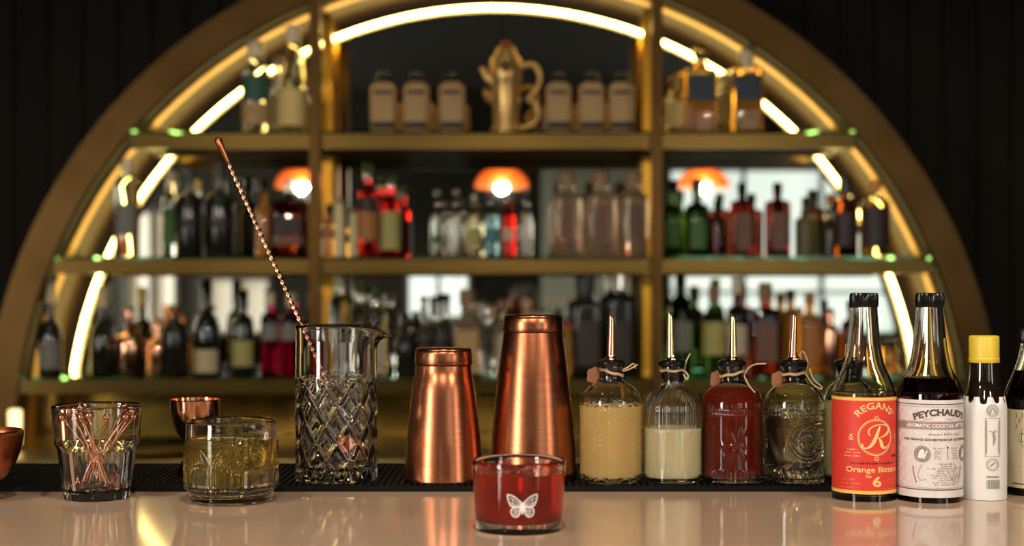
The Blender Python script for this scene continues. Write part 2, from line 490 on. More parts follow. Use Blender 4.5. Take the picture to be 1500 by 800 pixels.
# bar mat
MT = 0.006; y0m, y1m = 1.563, 1.775
parts = [box_data(-2.4, 2.4, y0m, y1m, CTOP, CTOP + .003), box_data(-2.4, 2.4, y0m, y0m + .006, CTOP + .003, CTOP + MT), box_data(-2.4, 2.4, y1m - .006, y1m, CTOP + .003, CTOP + MT)]
xx = -2.39
while xx < 2.39:
    parts.append(box_data(xx, xx + .0040, y0m + .008, y1m - .008, CTOP + .003, CTOP + MT)); xx += .0075
v, f = merge(parts); bm_ = link('bar_mat', v, f, RUBBER, smooth=False)
tag(bm_, 'long ribbed black rubber mat along the rear edge of the bar counter', 'bar mat')

# ================================================================== placing on the counter
def place(Xc, Yfb, rpx, zb=CTOP):
    Df = (ZE - zb) * F / (Yfb - HY); D = Df / (1 - rpx / F)
    return D
class Px:
    """pixel measurements -> local metres for a thing standing at distance D on height zb"""
    def __init__(s, Xc, D, zb): s.D = D; s.k = D / F; s.zb = zb; s.x = X_(Xc, D); s.Xc = Xc
    def r(s, px): return px * s.k
    def z(s, py): return Z_(py, s.D) - s.zb
    def p(s, px, py, dy=0.0): return (X_(px, s.D + dy) - s.x, dy, Z_(py, s.D + dy) - s.zb)
    def prof(s, L): return [(s.r(a), max(s.z(b), 0)) for a, b in L]
    def loc(s): return (s.x, s.D, s.zb)
MZ = CTOP + MT

# ---------- copper bowl
g = Px(-30, place(-30, 736, 34), CTOP)
t = thing('copper_bowl', 'dark copper bowl cup at the edge of the bar beside the tumbler of picks', 'bowl', g.loc())
o_ = curve2(g.prof([(6, 712), (22, 708), (40, 696), (52, 676), (59, 655), (61.5, 640), (61.5, 632)]), 5)
inn = [(max(r - .0016, 0), z + .0012) for r, z in o_][::-1]
lathe('bowl', [(0, o_[0][1])] + o_ + [(o_[-1][0] - .0005, o_[-1][1] + .0008)] + inn + [(0, inn[-1][1])], COPPERD, t, n=72)
lathe('foot', [(0, 0), (g.r(33), 0), (g.r(34), .002), (g.r(20), .006), (g.r(8), .011), (g.r(7), g.z(711)), (0, g.z(711))], COPPERD, t, n=48)

# ---------- tumbler of copper picks
g = Px(142.5, place(142.5, 736, 47), CTOP)
t = thing('faceted_tumbler', 'clear faceted tumbler full of copper cocktail picks, left on the bar', 'glass', g.loc())
NF = 14
def fac(a, z, i, zt=g.z(655), nf=NF):
    if z > zt + .004: return 0
    k = min(1, (zt + .004 - z) / .006)
    u = ((a / (2 * PI) * nf) % 1) - .5
    return -k * 0.0016 * (1 - 0) + k * 0.0016 * (4 * u * u) * 0.9 - k * .0002
out = resample(g.prof([(44, 736), (47, 733), (48, 725), (53, 690), (57.5, 655), (60, 650), (61.5, 640), (64.5, 594)]), .002)
zt_ = g.z(655)
prof = shell([(0, 0)] + out, .0017, .008)
no = len(out)
lathe('glass', prof, GLASS, t, n=NF * 12, disp=lambda a, z, i: fac(a, z, i) if 1 <= i <= no else 0, sh=60)
tum = g
heads = [(93, 614, 0.3), (103, 607, -.5), (111, 616, -.9), (113, 607, .6), (121, 614, -.3), (119, 601, .8), (132, 612, -.9), (156, 615, .9),
         (180, 601, .5), (182, 613, -.6), (191, 606, 0), (194, 613, .5)]
feet = [(172, .2), (166, -.4), (158, -.8), (174, .5), (160, 0.1), (152, .7), (146, -.7), (126, .6), (118, .3), (112, -.5), (128, -.2), (122, .8)]
def make_pick(i):
    hx, hy, hd = heads[i]; fx, fd = feet[i]
    dyh = hd * .024; dyf = fd * .016
    A = Vector(tum.p(fx, 720, dyf)); B = Vector(tum.p(hx, hy, dyh)); A.z = .0100; A.x *= 1.12
    rt = thing('cocktail_pick', '', 'cocktail pick', (0, 0, 0), 'copper picks standing in the tumbler')
    base = Vector(tum.loc()) + A; rt.location = base
    d = (B - A); dn = d.normalized()
    Q = [d * (j / 10) for j in range(11)]
    tube('shaft', Q, [.0013] * 11, COPPERP, rt, n=8)
    hd_ = []
    c = d + dn * .001
    prof = [(0, -.004), (.0017, -.0038), (.0023, -.0026), (.0014, -.0018), (.003, -.0006), (.0038, .0012), (.0034, .0032), (.002, .0046), (.0022, .0054), (.0014, .0064), (0, .0068)]
    hh = lathe('head', prof, COPPERP, rt, n=16)
    hh.scale = (1.25, 1.25, 1.25); hh.location = c; hh.rotation_mode = 'QUATERNION'; hh.rotation_quaternion = Vector((0, 0, 1)).rotation_difference(dn)
    return rt
PL = ['leftmost copper pick in the tumbler', 'second copper pick from the left, head near the rim', 'copper pick leaning left at the front of the bundle',
      'copper pick leaning left behind the front one', 'copper pick with head left of the tumbler centre', 'tallest copper pick leaning left at the back',
      'front copper pick whose head is just left of centre', 'copper pick with a lone head in the middle right gap', 'tallest copper pick leaning right, highest head on that side',
      'front copper pick leaning right under the highest head', 'second copper pick from the right edge of the tumbler', 'rightmost copper pick, head against the glass']
for i in range(12): make_pick(i)['label'] = PL[i]

# ---------- jigger
D = place(286, 712, 28, MZ); g = Px(286, 1.66, MZ)
t = thing('jigger', 'polished copper double jigger standing behind the olive drink', 'jigger', g.loc())
o_ = g.prof([(5, 652), (14, 647), (26, 634), (33, 615), (35.5, 600), (36, 586)])
inn = [(max(r - .0012, .0005), z + .001) for r, z in o_][::-1]
lathe('upper_cup', [(0, o_[0][1])] + o_ + inn + [(0, inn[-1][1])], COPPERP, t, n=64)
lathe('neck', [(0, g.z(668)), (g.r(6), g.z(668)), (g.r(5), g.z(660)), (g.r(5), g.z(650)), (0, g.z(650))], COPPERP, t, n=32)
zz = [g.z(y) for y in (664, 672, 680, 688, 696, 704)]
lo = [(0, g.z(662)), (g.r(10), g.z(663))]
for k, (a, b) in enumerate(((15, 668), (17, 674), (20, 676), (22, 682), (23.5, 684), (24.5, 691), (26, 693), (26.5, 701), (27.5, 703), (27.5, 712))):
    lo.append((g.r(a), max(g.z(b), 0)))
lo += [(lo[-1][0] - .0012, 0), (g.r(10), g.z(670)), (0, g.z(668))]
lathe('lower_cup', lo, COPPERP, t, n=64)

# ---------- arcade-embossed lowball with olive drink
g = Px(339, place(339, 742, 58), CTOP)
t = thing('embossed_glass', 'low glass embossed with concentric arches, holding an olive-amber drink', 'glass', g.loc())
RB = g.r(65.5)
NA = 4; arcw = 2 * PI * RB / NA; zc = g.z(690)
def arcs(a, z, i):
    zt, zb = g.z(632), g.z(716)
    if z > zt + .004 or z < zb: return 0
    u = ((a + 1.835) / (2 * PI) * NA) % 1 - .5
    u *= arcw
    d = math.hypot(u, max(z - zc, 0)) if z > zc else abs(u)
    lim = arcw * .49
    k = max(0, min(1, (lim - d) / .001)) * max(0, min(1, (z - zb) / .003))
    if d < .006: return 0.0
    return k * .0025 * (0.5 + 0.5 * math.cos((d - .006) / .0046 * 2 * PI)) 
out = resample(g.prof([(54, 742), (58, 740), (60, 730), (60.5, 720), (64.5, 714), (65.2, 708), (65.5, 690), (65.5, 640), (65, 617)]), .0011)
no = len(out)
lathe('glass', shell([(0, 0)] + out, .0030, .016), GLASS, t, n=300, disp=lambda a, z, i: arcs(a, z, i) if 1 <= i <= no else 0, sh=60)
OLIVE = mat('olive_amber_liquid', (0.64, 0.48, 0.10), 0.0, trans=.90, ior=1.34)
rl = RB - .0029
lathe('drink', [(0, .0165), (rl * .6, .0165), (rl * .93, .0172), (rl, .021), (rl, g.z(641)), (rl - .001, g.z(642)), (0, g.z(642))], OLIVE, t, n=64)
ICE = mat('ice', (0.93, 0.9, 0.72), 0.03, trans=1, ior=1.31, bump=((60, 60, 60), 0.25, 0.002))
def ice(label, px, py, dy, sx, sy, sz, rot):
    bm = bmesh.new(); bmesh.ops.create_cube(bm, size=1)
    bmesh.ops.scale(bm, vec=(sx, sy, sz), verts=bm.verts)
    bmesh.ops.bevel(bm, geom=list(bm.edges), offset=.004, segments=3, affect='EDGES', profile=.5)
    me = bpy.data.meshes.new('ice_cube'); bm.to_mesh(me); bm.free(); me.materials.append(ICE)
    me.polygons.foreach_set('use_smooth', [True] * len(me.polygons))
    o = bpy.data.objects.new('ice_cube', me); COL.objects.link(o)
    p = g.p(px, py, dy); o.location = Vector(g.loc()) + Vector(p); o.rotation_euler = rot
    tag(o, label, 'ice cube', 'ice in the olive drink')
ice('large ice cube rising above the olive drink at its right side', 368, 645, .0, .030, .028, .046, (.10, .08, .4))
ice('submerged ice cube in the left half of the olive drink', 315, 672, .004, .032, .03, .032, (.2, -.15, .2))

# ---------- cut mixing glass
g = Px(493, place(493, 709, 56, MZ), MZ)
mixg = g
t = thing('mixing_glass', 'tall cut-crystal mixing glass with diamond pattern and pouring lip', 'mixing glass', g.loc())
RM = g.r(60); zt, zb = g.z(560), g.z(697)
ND = 11; pitch = (zt - zb) / 2.6
def cut(a, z, i):
    dr = 0; dz = 0
    if zb < z < zt + .006:
        k = min(1, (z - zb) / .004)
        f1 = (a / (2 * PI) * ND + (z - zb) / pitch) % 1; f2 = (a / (2 * PI) * ND - (z - zb) / pitch) % 1
        g1 = max(0, 1 - abs(f1 - .5) / .20); g2 = max(0, 1 - abs(f2 - .5) / .20)
        top = max(0, min(1, (zt + .006 - z) / .006))
        dia = (abs(((f1) % 1) - .5) * abs(((f2) % 1) - .5)) * 4
        dr -= k * top * (.0030 * max(g1, g2) )
    return dr
def spout(a, z):
    zr = g.z(478); H = g.r(34)
    if z < zr - H: return (0, 0)
    k = ((z - zr + H) / H) ** 2
    aa = a if a < PI else a - 2 * PI
    w = math.exp(-(aa / .42) ** 2)
    return (g.r(21) * k * w, -g.r(15) * k * w)
out = resample(g.prof([(53, 709), (57, 707), (59, 702), (60, 697), (60, 560), (59.5, 500), (60, 481), (60.5, 478)]), .0012)
no = len(out)
def dsp(a, z, i):
    s0, s1 = spout(a, min(z, g.z(478)))
    return ((cut(a, z, i) if 1 <= i <= no else 0) + s0, s1)
lathe('glass', shell([(0, 0)] + out, .0034, .014), GLASS, t, n=330, disp=dsp, sh=55)

# bar spoon
A = Vector(g.p(318, 202, -.004)); B = Vector(g.p(531, 690, 0.004)); B.z = .021
d = B - A; L = d.length; dn = d.normalized()
rt = thing('bar_spoon', 'long twisted copper bar spoon leaning in the cut mixing glass', 'bar spoon', Vector(g.loc()) + B)
def on(s): return -dn * (L - s)      # s metres from the top end, relative to the bottom
s1 = L * (40 / 490); s2 = L * .80
tube('handle_end', [on(L * f_) for f_ in (0, .006, .012, .03, .07, .085)], [.0022, .0040, .0044, .0036, .0024, .0018], COPPERD, rt, n=16)
N = 420
tube('twisted_shaft', [on(L * .08 + (s2 - L * .08) * i / N) for i in range(N + 1)], .0023, COPPERP, rt, n=12,
     twist=lambda a, i: 1 + .22 * math.cos(3 * a + i * 2 * PI / 11))
tube('lower_shaft', [on(s2 + (L * .9 - s2) * i / 4) for i in range(5)], .0013, COPPERP, rt, n=10)
# spoon bowl
V = []; Fc = []; nu, nv = 16, 10
for side in (0, 1):
    for i in range(nu + 1):
        u = i / nu; hw = .0115 * math.sin(PI * (u * .92 + .04)) ** .7 * (1 - .25 * (1 - u))
        for j in range(nv + 1):
            w = -1 + 2 * j / nv
            dep = .0065 * (1 - w * w) * math.sin(PI * u) + (0.0009 if side else 0)
            V.append((hw * w, dep, -u * .040))
    for i in range(nu):
        for j in range(nv):
            a = side * (nu + 1) * (nv + 1) + i * (nv + 1) + j
            q = (a, a + 1, a + nv + 2, a + nv + 1); Fc.append(q if side else q[::-1])
sp = fixn(link('spoon_bowl', V, Fc, COPPERP, rt))
sp.rotation_mode = 'QUATERNION'; sp.rotation_quaternion = Vector((0, 0, -1)).rotation_difference(dn); sp.location = on(L - .040)

# ---------- shakers
def shaker(label, Xc, Yb, D, prof, band, seam):
    g = Px(Xc, D, MZ)
    t = thing('cocktail_shaker', label, 'cocktail shaker', g.loc(), 'copper shakers on the bar mat')
    P = curve2(g.prof(prof), 5)
    P = [(p[0], max(p[1], 0)) for p in P]
    lathe('body', [(0, 0), (P[0][0] - .001, 0), (P[0][0], .0015)] + P[1:] + [(P[-1][0] - .001, P[-1][1]), (0, P[-1][1])], COPPER, t, n=96)
    b = g.prof(band)
    lathe('cap', b, COPPER, t, n=96)
    lathe('seam', [(0, g.z(seam + 1.5)), (g.r(prof[-1][0] + .4), g.z(seam + 1.5)), (g.r(prof[-1][0] + .4), g.z(seam - 1)), (0, g.z(seam - 1))], mat('dark_seam', (.04, .02, .012), .5, 1), t, n=96)
Ds = place(650, 710, 57, MZ)
shaker('shorter copper cocktail shaker between the mixing glass and the red drink', 650, 710, Ds,
       [(57.5, 709), (58, 700), (56.5, 680), (53.5, 640), (49.5, 600), (45.5, 565), (42, 545), (40.8, 534)],
       [(0, 533), (42, 533), (42.3, 531), (41.6, 516), (40.5, 511.5), (38, 509.5), (0, 509)], 533.5)
Ds = place(786, 709, 64, MZ)
shaker('taller copper cocktail shaker behind the red drink', 781, 709, Ds,
       [(63.5, 708), (64, 695), (62, 660), (59, 620), (55, 580), (50.5, 540), (46, 505), (43.5, 486)],
       [(0, 485), (44.5, 485), (44.8, 483), (43.6, 467), (42.5, 463), (40, 461), (0, 460.5)], 485.5)

# ---------- red cocktail
g = Px(760, place(760, 785, 61), CTOP)
t = thing('cocktail_glass', 'low clear glass of red cocktail printed with a white butterfly', 'glass', g.loc())
out = resample(g.prof([(57, 785), (60, 784), (62, 780), (63.5, 765), (66, 730), (68.2, 690), (69, 674)]), .004)
lathe('glass', shell([(0, 0)] + out, .0020, .0085), GLASS, t, n=96, sh=60)
REDL = mat('red_cocktail_liquid', (0.50, 0.018, 0.008), 0.02, trans=.6, ior=1.34)
def Rg(z):
    for (r0, z0), (r1, z1) in zip(out, out[1:]):
        if z0 <= z <= z1: return r0 + (r1 - r0) * (z - z0) / max(z1 - z0, 1e-9)
    return out[-1][0]
zl = g.z(690)
pr = [(0, .0088), (Rg(.012) * .85, .0088), (Rg(.012) * .94, .0092), (Rg(.0125) - .0019, .0125)]
for k in range(1, 9):
    z = .0125 + (zl - .0125) * k / 8; pr.append((Rg(z) - .0019, z))
pr += [(pr[-1][0] - .001, zl - .0004), (0, zl - .0004)]
lathe('cocktail', pr, REDL, t, n=96)
# butterfly
bf = Art(); k = g.k / 5.33
zc0 = g.z(650 + 440 / 5.33); rr = Rg(zc0)
cxb = (680 + 453 / 5.33 - 760) * g.k
def B2(x, y): return ((x - 453) * k, (440 - y) * k)
for sgn in (1, -1):
    def T(L): return [(cxb + sgn * B2(a, b)[0] / math.cos(math.asin(min(.9, abs(cxb) / rr))), zc0 + B2(a, b)[1]) for a, b in L]
    bf.stroke(T([(455, 428), (470, 405), (515, 366), (560, 350), (567, 362), (556, 405), (538, 436), (500, 444), (460, 440)]), 9 * k)
    bf.stroke(T([(460, 448), (500, 446), (532, 458), (540, 482), (524, 512), (496, 518), (476, 498), (458, 456)]), 9 * k)
    for L in ([(460, 428), (500, 402), (552, 372)], [(460, 432), (505, 420), (548, 412)], [(460, 436), (505, 434), (535, 432)], [(520, 376), (530, 400), (525, 436)],
              [(462, 452), (500, 470), (532, 474)], [(462, 454), (495, 482), (524, 500)], [(460, 458), (485, 490), (498, 514)], [(500, 450), (510, 480), (500, 512)]):
        bf.stroke(T(L), 4.5 * k)
    bf.stroke(T([(455, 420), (462, 404), (470, 398)]), 3 * k)
bf.stroke([(cxb, zc0 + 30 * k), (cxb, zc0 + 12 * k), (cxb, zc0 - 20 * k), (cxb, zc0 - 62 * k)], [10 * k, 20 * k, 16 * k, 5 * k])
bfo = bf.wrap('butterfly_print', lambda z: Rg(z), WHITEINK, t, .0003); bfo['label'] = 'white butterfly printed on the glass'
# clear ice disc floating
ib = Px(750, g.D, CTOP)
V, Fc = lathe_data([(0, -.0035), (g.r(31), -.0035), (g.r(33), -.002), (g.r(33.5), 0), (g.r(33), .0016), (g.r(31), .0022), (0, .0022)], 64)
idc = fixn(link('ice_disc', V, Fc, mat('clear_ice', (.98, .95, .9), .0, trans=1, ior=1.31)))
idc.location = (X_(749, g.D), g.D - .004, CTOP + zl + .0015); idc.rotation_euler = (-.10, -.08, 0)
tag(idc, 'thin clear disc of ice floating on the red cocktail', 'ice')

# ---------- syrup bottles with pourers
def liq(name, c, tr=0.0, sss=0.0, rough=.25): return mat(name, c, rough, trans=tr, ior=1.35, sss=sss, spec=.1)
def pourer(t, g, xo, ytip, gold, lean, ytop=531):
    """black stopper + metal spout"""
    lathe('stopper', [(0, g.z(560)), (g.r(13), g.z(560)), (g.r(15), g.z(545)), (g.r(15.5), g.z(538)), (g.r(20), g.z(536)), (g.r(21), g.z(533)), (g.r(21), g.z(530)),
                      (g.r(18), g.z(527.5)), (g.r(9), g.z(526)), (0, g.z(525.5))], BLACKP, t, n=40)
    p0 = Vector(g.p(xo, 527)); p1 = Vector(g.p(xo + lean, ytip))
    m = GOLDS if gold else COPPERP
    lathe('spout_collar', [(g.r(3), g.z(527)), (g.r(10), g.z(526.4)), (g.r(8.5), g.z(524)), (g.r(5), g.z(521)), (g.r(4.5), g.z(519)), (g.r(3), g.z(519))], m, t, n=24, closed=True)
    nn = 12; V = []; Fc = []
    pts = []
    for i in range(nn + 1):
        f_ = i / nn; c = p0.lerp(p1, f_) + Vector((0, 0, 0)); r = g.r(6.0 - 2.2 * f_)
        for k in range(16):
            a = 2 * PI * k / 16
            dz = 0
            if i == nn: dz = -.008 * (0.5 + 0.5 * math.cos(a - .3))
            elif i == nn - 1: dz = -.004 * (0.5 + 0.5 * math.cos(a - .3))
            V.append((c.x + r * math.cos(a), c.y + r * math.sin(a), c.z + dz))
    for i in range(nn):
        for k in range(16): Fc.append((i * 16 + k, i * 16 + (k + 1) % 16, (i + 1) * 16 + (k + 1) % 16, (i + 1) * 16 + k))
    base = len(V)
    for i in (nn, nn // 2):
        c = p0.lerp(p1, i / nn); r = g.r(2.4)
        for k in range(16):
            a = 2 * PI * k / 16; V.append((c.x + r * math.cos(a), c.y + r * math.sin(a), c.z + (-.008 * (0.5 + 0.5 * math.cos(a - .3)) if i == nn else 0)))
    for k in range(16):
        Fc.append((nn * 16 + k, nn * 16 + (k + 1) % 16, base + (k + 1) % 16, base + k))
        Fc.append((base + k, base + (k + 1) % 16, base + 16 + (k + 1) % 16, base + 16 + k))
    link('spout', V, Fc, m, t)

def twine(t, g, yc, tilt, tails, rad=17.5):
    pts = []
    for i in range(60):
        a = 2 * PI * i / 60
        pts.append((g.r(rad) * math.cos(a), g.r(rad) * math.sin(a), g.z(yc) + tilt * math.cos(a) + .0006 * math.sin(5 * a)))
    parts = [tube_data(pts, .0009, 7, close=True)]
    pts2 = [(x * 1.02, y * 1.02, z + .0014) for x, y, z in pts]; parts.append(tube_data(pts2, .0008, 7, close=True))
    for L in tails: parts.append(tube_data(spline([g.p(*q) for q in L], 8), .0009, 7))
    v, f = merge(parts); fixn(link('twine', v, f, TWINE, t))

def card(t, g, px, py, dy, w, h, rot):
    n = 18; V = []; 
    for y in (-.0004, .0004):
        V += [(g.r(w) * math.cos(2 * PI * i / n) * (1 + .12 * math.cos(10 * PI * i / n)), y, g.r(h) * math.sin(2 * PI * i / n) * (1 + .12 * math.cos(10 * PI * i / n))) for i in range(n)]
    Fc = [tuple(range(n)), tuple(range(n, 2 * n))[::-1]] + [(i, (i + 1) % n, n + (i + 1) % n, n + i) for i in range(n)]
    o = fixn(link('tag', V, Fc, TAGM, t, smooth=False)); o.location = g.p(px, py, dy); o.rotation_euler = rot

def syrup(label, Xc, rb, neckr, ysh, disp, liquid, ylev, wide=None, tip=(895, 458), gold=False, seg=200, step=.0015, Yb=710, group='glass bottles with metal pourers on the bar mat'):
    g = Px(Xc, place(Xc, Yb, rb * .93, MZ), MZ)
    t = thing('pourer_bottle', label, 'bottle', g.loc(), group)
    sh_ = curve2([(g.r(rb), g.z(ysh)), (g.r(rb * .975), g.z(ysh - 10)), (g.r(rb * .86), g.z(ysh - 20)), (g.r(rb * .66), g.z(ysh - 28)), (g.r(neckr * 1.1), g.z(ysh - 34)), (g.r(neckr), g.z(ysh - 40))], 6)
    zn = sh_[-1][1]
    out = g.prof([(rb * .86, Yb), (rb * .95, Yb - 2), (rb, Yb - 8)])
    out = resample(out + [(g.r(rb), g.z(ysh))], step) + sh_[1:]
    ztop = g.z(536)
    out += [(g.r(neckr), ztop - .006), (g.r(neckr + 2), ztop - .004), (g.r(neckr + 2.4), ztop - .002), (g.r(neckr + 2), ztop)]
    no = len(out)
    lathe('glass', shell([(0, 0)] + out, .0026, .005), GLASS, t, n=seg, disp=(lambda a, z, i: disp(g, a, z) if 1 <= i <= no and z < zn - .001 else 0) if disp else None, sh=60)
    zl = g.z(ylev)
    pr = [(0, .0049), (g.r(rb) * .80, .0049), (g.r(rb) * .9, .006), (g.r(rb) - .0024, .009)]
    for r, z in out:
        if z > .0095 and z < zl: pr.append((r - .0024, z))
    pr.append((pr[-1][0], zl)); pr.append((0, zl))
    if liquid: lathe('liquid', pr, liquid, t, n=72)
    return t, g
FR = -PI / 2
def d1(g, a, z):   # chevrons of leaves in columns
    z0, z1 = g.z(705), g.z(590)
    if not z0 < z < z1: return 0
    u = ((a - FR) / (2 * PI) * 8) % 1
    c = abs(u - .5) * 2
    col = 1 if c < .62 else 0
    ph = (z / .0055 + c * 1.1) % 1
    return .0022 * col * max(0, 1 - abs(ph - .5) / .35) + (.0008 if abs(c - .72) < .06 else 0)
def d2(g, a, z):   # vertical flutes
    z0, z1 = g.z(690), g.z(560)
    if not z0 < z: return 0
    k = min(1, (z - z0) / .006); k *= .35 if z < g.z(628) else 1
    return -.0008 * k * (0.5 + 0.5 * math.cos(a * 34))
def beads(a, z, zz, n=52, s=.0015):
    dz = (z - zz) / s
    if abs(dz) > 1: return 0
    return .0011 * max(0, math.cos(a * n)) * (1 - dz * dz)
def d3(g, a, z):
    r = beads(a, z, g.z(600)) + beads(a, z, g.z(605))
    if z < g.z(683): r += .0011 * (0.5 + 0.5 * math.cos(a * 26)) * min(1, (g.z(683) - z) / .003)
    u = (((a - FR) / (2 * PI) * 3 + .5) % 1 - .5) * 2 * PI / 3 * g.r(44); v = z - g.z(648)
    d = math.hypot(u, v)
    if d < .019:
        th = math.atan2(v, u); r += .0010 * max(0, math.cos(th * 6)) ** 2 * min(1, d / .004) * (1 - d / .019) ** .3
    return r
def d4(g, a, z):
    r = beads(a, z, g.z(600)) + beads(a, z, g.z(606), s=.0012)
    if z < g.z(680): r += .0013 * (0.5 + 0.5 * math.cos(a * 22 + z * 250)) * min(1, (g.z(680) - z) / .003)
    u = (((a - FR - .25) / (2 * PI) * 3 + .5) % 1 - .5) * 2 * PI / 3 * g.r(44); v = z - g.z(645)
    d = math.hypot(u, v)
    for R_ in (.020, .0165, .010):
        r += .0011 * max(0, 1 - abs(d - R_) / .0011)
    if d < .009: r += .0008 * max(0, math.cos(math.atan2(v, u) * 5)) * (1 - d / .009)
    return r
t, g = syrup('bottle of opaque golden-yellow juice with copper pourer, nearest the tall shaker', 895, 44.5, 17, 592, d1, liq('golden_juice', (0.76, 0.54, 0.20), sss=.25), 594, seg=256, step=.0012)
pourer(t, g, 895, 458, False, 1)
twine(t, g, 546, -.004, [[(911, 543, -.006), (920, 538, -.008), (928, 533, -.006), (931, 540, -.004)], [(911, 544, -.004), (922, 541, -.01), (934, 534, -.008)]])
card(t, g, 869, 550, -.004, 11, 12, (0.1, 0, .5))
t, g = syrup('half-empty fluted bottle of pale cream juice with gold pourer', 985, 42.5, 17, 600, d2, liq('cream_juice', (0.76, 0.69, 0.42), sss=.25), 626, gold=True, seg=272)
pourer(t, g, 982, 455, True, 0)
twine(t, g, 543, 0.0, [[(1002, 543, -.006), (1005, 530, -.008), (1011, 518, -.008)], [(1002, 543, -.006), (1008, 550, -.01), (1006, 556, -.012), (1001, 548, -.01)]])
t, g = syrup('bottle of dark red syrup with gold pourer and beaded shoulder', 1072.5, 44.5, 17, 594, d3, mat('dark_red_syrup', (0.125, 0.010, 0.003), .3, sss=.1, spec=.05), 566, gold=True, seg=312, step=.0011)
pourer(t, g, 1074, 459, True, 0)
twine(t, g, 548, .003, [[(1090, 551, -.008), (1098, 566, -.014), (1106, 575, -.02)], [(1090, 550, -.006), (1096, 540, -.002), (1106, 534, .002), (1122, 533, .004)]])
card(t, g, 1048, 556, -.002, 10, 13, (0, .1, .6))
t, g = syrup('bottle of clear syrup with copper pourer and embossed medallion', 1163, 44, 17, 594, d4, mat('clear_syrup', (0.93, 0.9, 0.78), 0, trans=1, ior=1.36), 600, seg=312, step=.0011)
pourer(t, g, 1161, 456, False, 3)
twine(t, g, 548, .001, [[(1180, 547, -.006), (1183, 530, -.008), (1176, 515, -.008), (1172, 522, -.006), (1176, 530, -.004)], [(1180, 547, -.008), (1190, 562, -.012), (1202, 570, -.016), (1203, 566, -.016), (1192, 556, -.014), (1186, 540, -.012)]])
card(t, g, 1139, 556, -.002, 11, 12, (0, 0, .4))
t, g = syrup('bottle of pale cream juice mostly hidden behind the red-labelled bitters', 1243, 38, 15, 590, None, liq('ivory_juice', (0.78, 0.68, 0.36), sss=.2), 588, seg=64, Yb=707)
pourer(t, g, 1243, 500, True, 0)

# ---------- bitters bottles
def bitters(label, Xc, Yb, rb, prof, liquid, ylev, cap, capm, group='bitters bottles on the bar', ribs=True):
    g = Px(Xc, place(Xc, Yb, rb, CTOP), CTOP)
    t = thing('bitters_bottle', label, 'bottle', g.loc(), group)
    L = curve2(g.prof(prof), 5)
    out = g.prof([(rb * .9, Yb), (rb * .97, Yb - 2), (rb, Yb - 7)]) + L
    lathe('glass', shell([(0, 0)] + out, .0022, .006), GLASS, t, n=96, sh=60)
    if liquid:
        zl = g.z(ylev)
        pr = [(0, .0062), (g.r(rb) * .85, .0062), (g.r(rb) * .93, .008), (g.r(rb) - .0019, .011)]
        pr += [(r - .0019, z) for r, z in out if .0115 < z < zl]
        # crossing point of the level
        prev = pr[-1]
        for (r0, z0), (r1, z1) in zip(out, out[1:]):
            if z0 <= zl < z1: pr.append((r0 + (r1 - r0) * (zl - z0) / (z1 - z0) - .0019, zl)); break
        pr.append((0, zl))
        lathe('liquid', pr, liquid, t, n=72)
    c = g.prof(cap); nr = 60
    lathe('cap', [(0, c[0][1])] + c + [(0, c[-1][1])], capm, t, n=nr * 2, disp=(lambda a, z, i: .00025 * math.cos(a * nr) if 1 < i < len(cap) else 0) if ribs else None, sh=30)
    return t, g
DKRED = mat('dark_red_bitters', (0.16, 0.008, 0.006), 0.0, trans=1, ior=1.35)
DKBR = mat('brown_bitters', (0.13, 0.02, 0.008), 0.0, trans=1, ior=1.35)
# red label
t, g = bitters('long-necked bitters bottle with red REGANS orange bitters label', 1265.5, 736, 46,
               [(46, 700), (46, 585), (45, 572), (39, 556), (30, 535), (24.5, 510), (21.5, 480), (19.5, 455), (19.5, 449)], DKBR, 604,
               [(19.5, 450), (20.5, 448), (20.5, 434), (19.5, 430), (17, 429)], BLACKP)
RL = mat('red_label_paper', (0.66, 0.040, 0.024), .5); YL = mat('yellow_label_ink', (0.80, 0.50, 0.10), .5); CRI = mat('cream_gold_ink', (0.80, 0.58, 0.22), .5)
rl = g.r(46)
lab = label_sheet('label', rl, g.z(718), g.z(579), 1.75, RL, t); lab['label'] = 'red paper label with yellow borders'
def gx(px): # screen x -> arc length on the label
    return rl * math.asin(max(-.98, min(.98, (px - 1265.5) * g.k / rl)))
a_ = Art(); hw = rl * 1.74
a_.rect(-hw, g.z(718), hw, g.z(713)); a_.rect(-hw, g.z(584), hw, g.z(579.5))
a_.wrap('label_border', rl, YL, lab, .0003)
a_ = Art(); K = g.k
# cols measured on the photo: crop scale 4.21 from (1200,560)
def q(x, y): return (gx(1200 + x / 4.21), g.z(560 + y / 4.21))
cxr, czr = q(302, 322); R_ = 108 / 4.21 * K
a_.ring(cxr, czr, R_, 1.6 * K * .8); a_.ring(cxr, czr, R_ * .93, .5 * K)
for y_ in (206, 449):
    a_.ring(q(305, y_)[0], q(305, y_)[1], 2.6 * K, 1.1 * K, n=14)
a_.text("REGANS'", cxr + .0003, g.z(590.5), 9.6 * K, 66 * K, arc=37 * K, bold=.018, space=1.05)
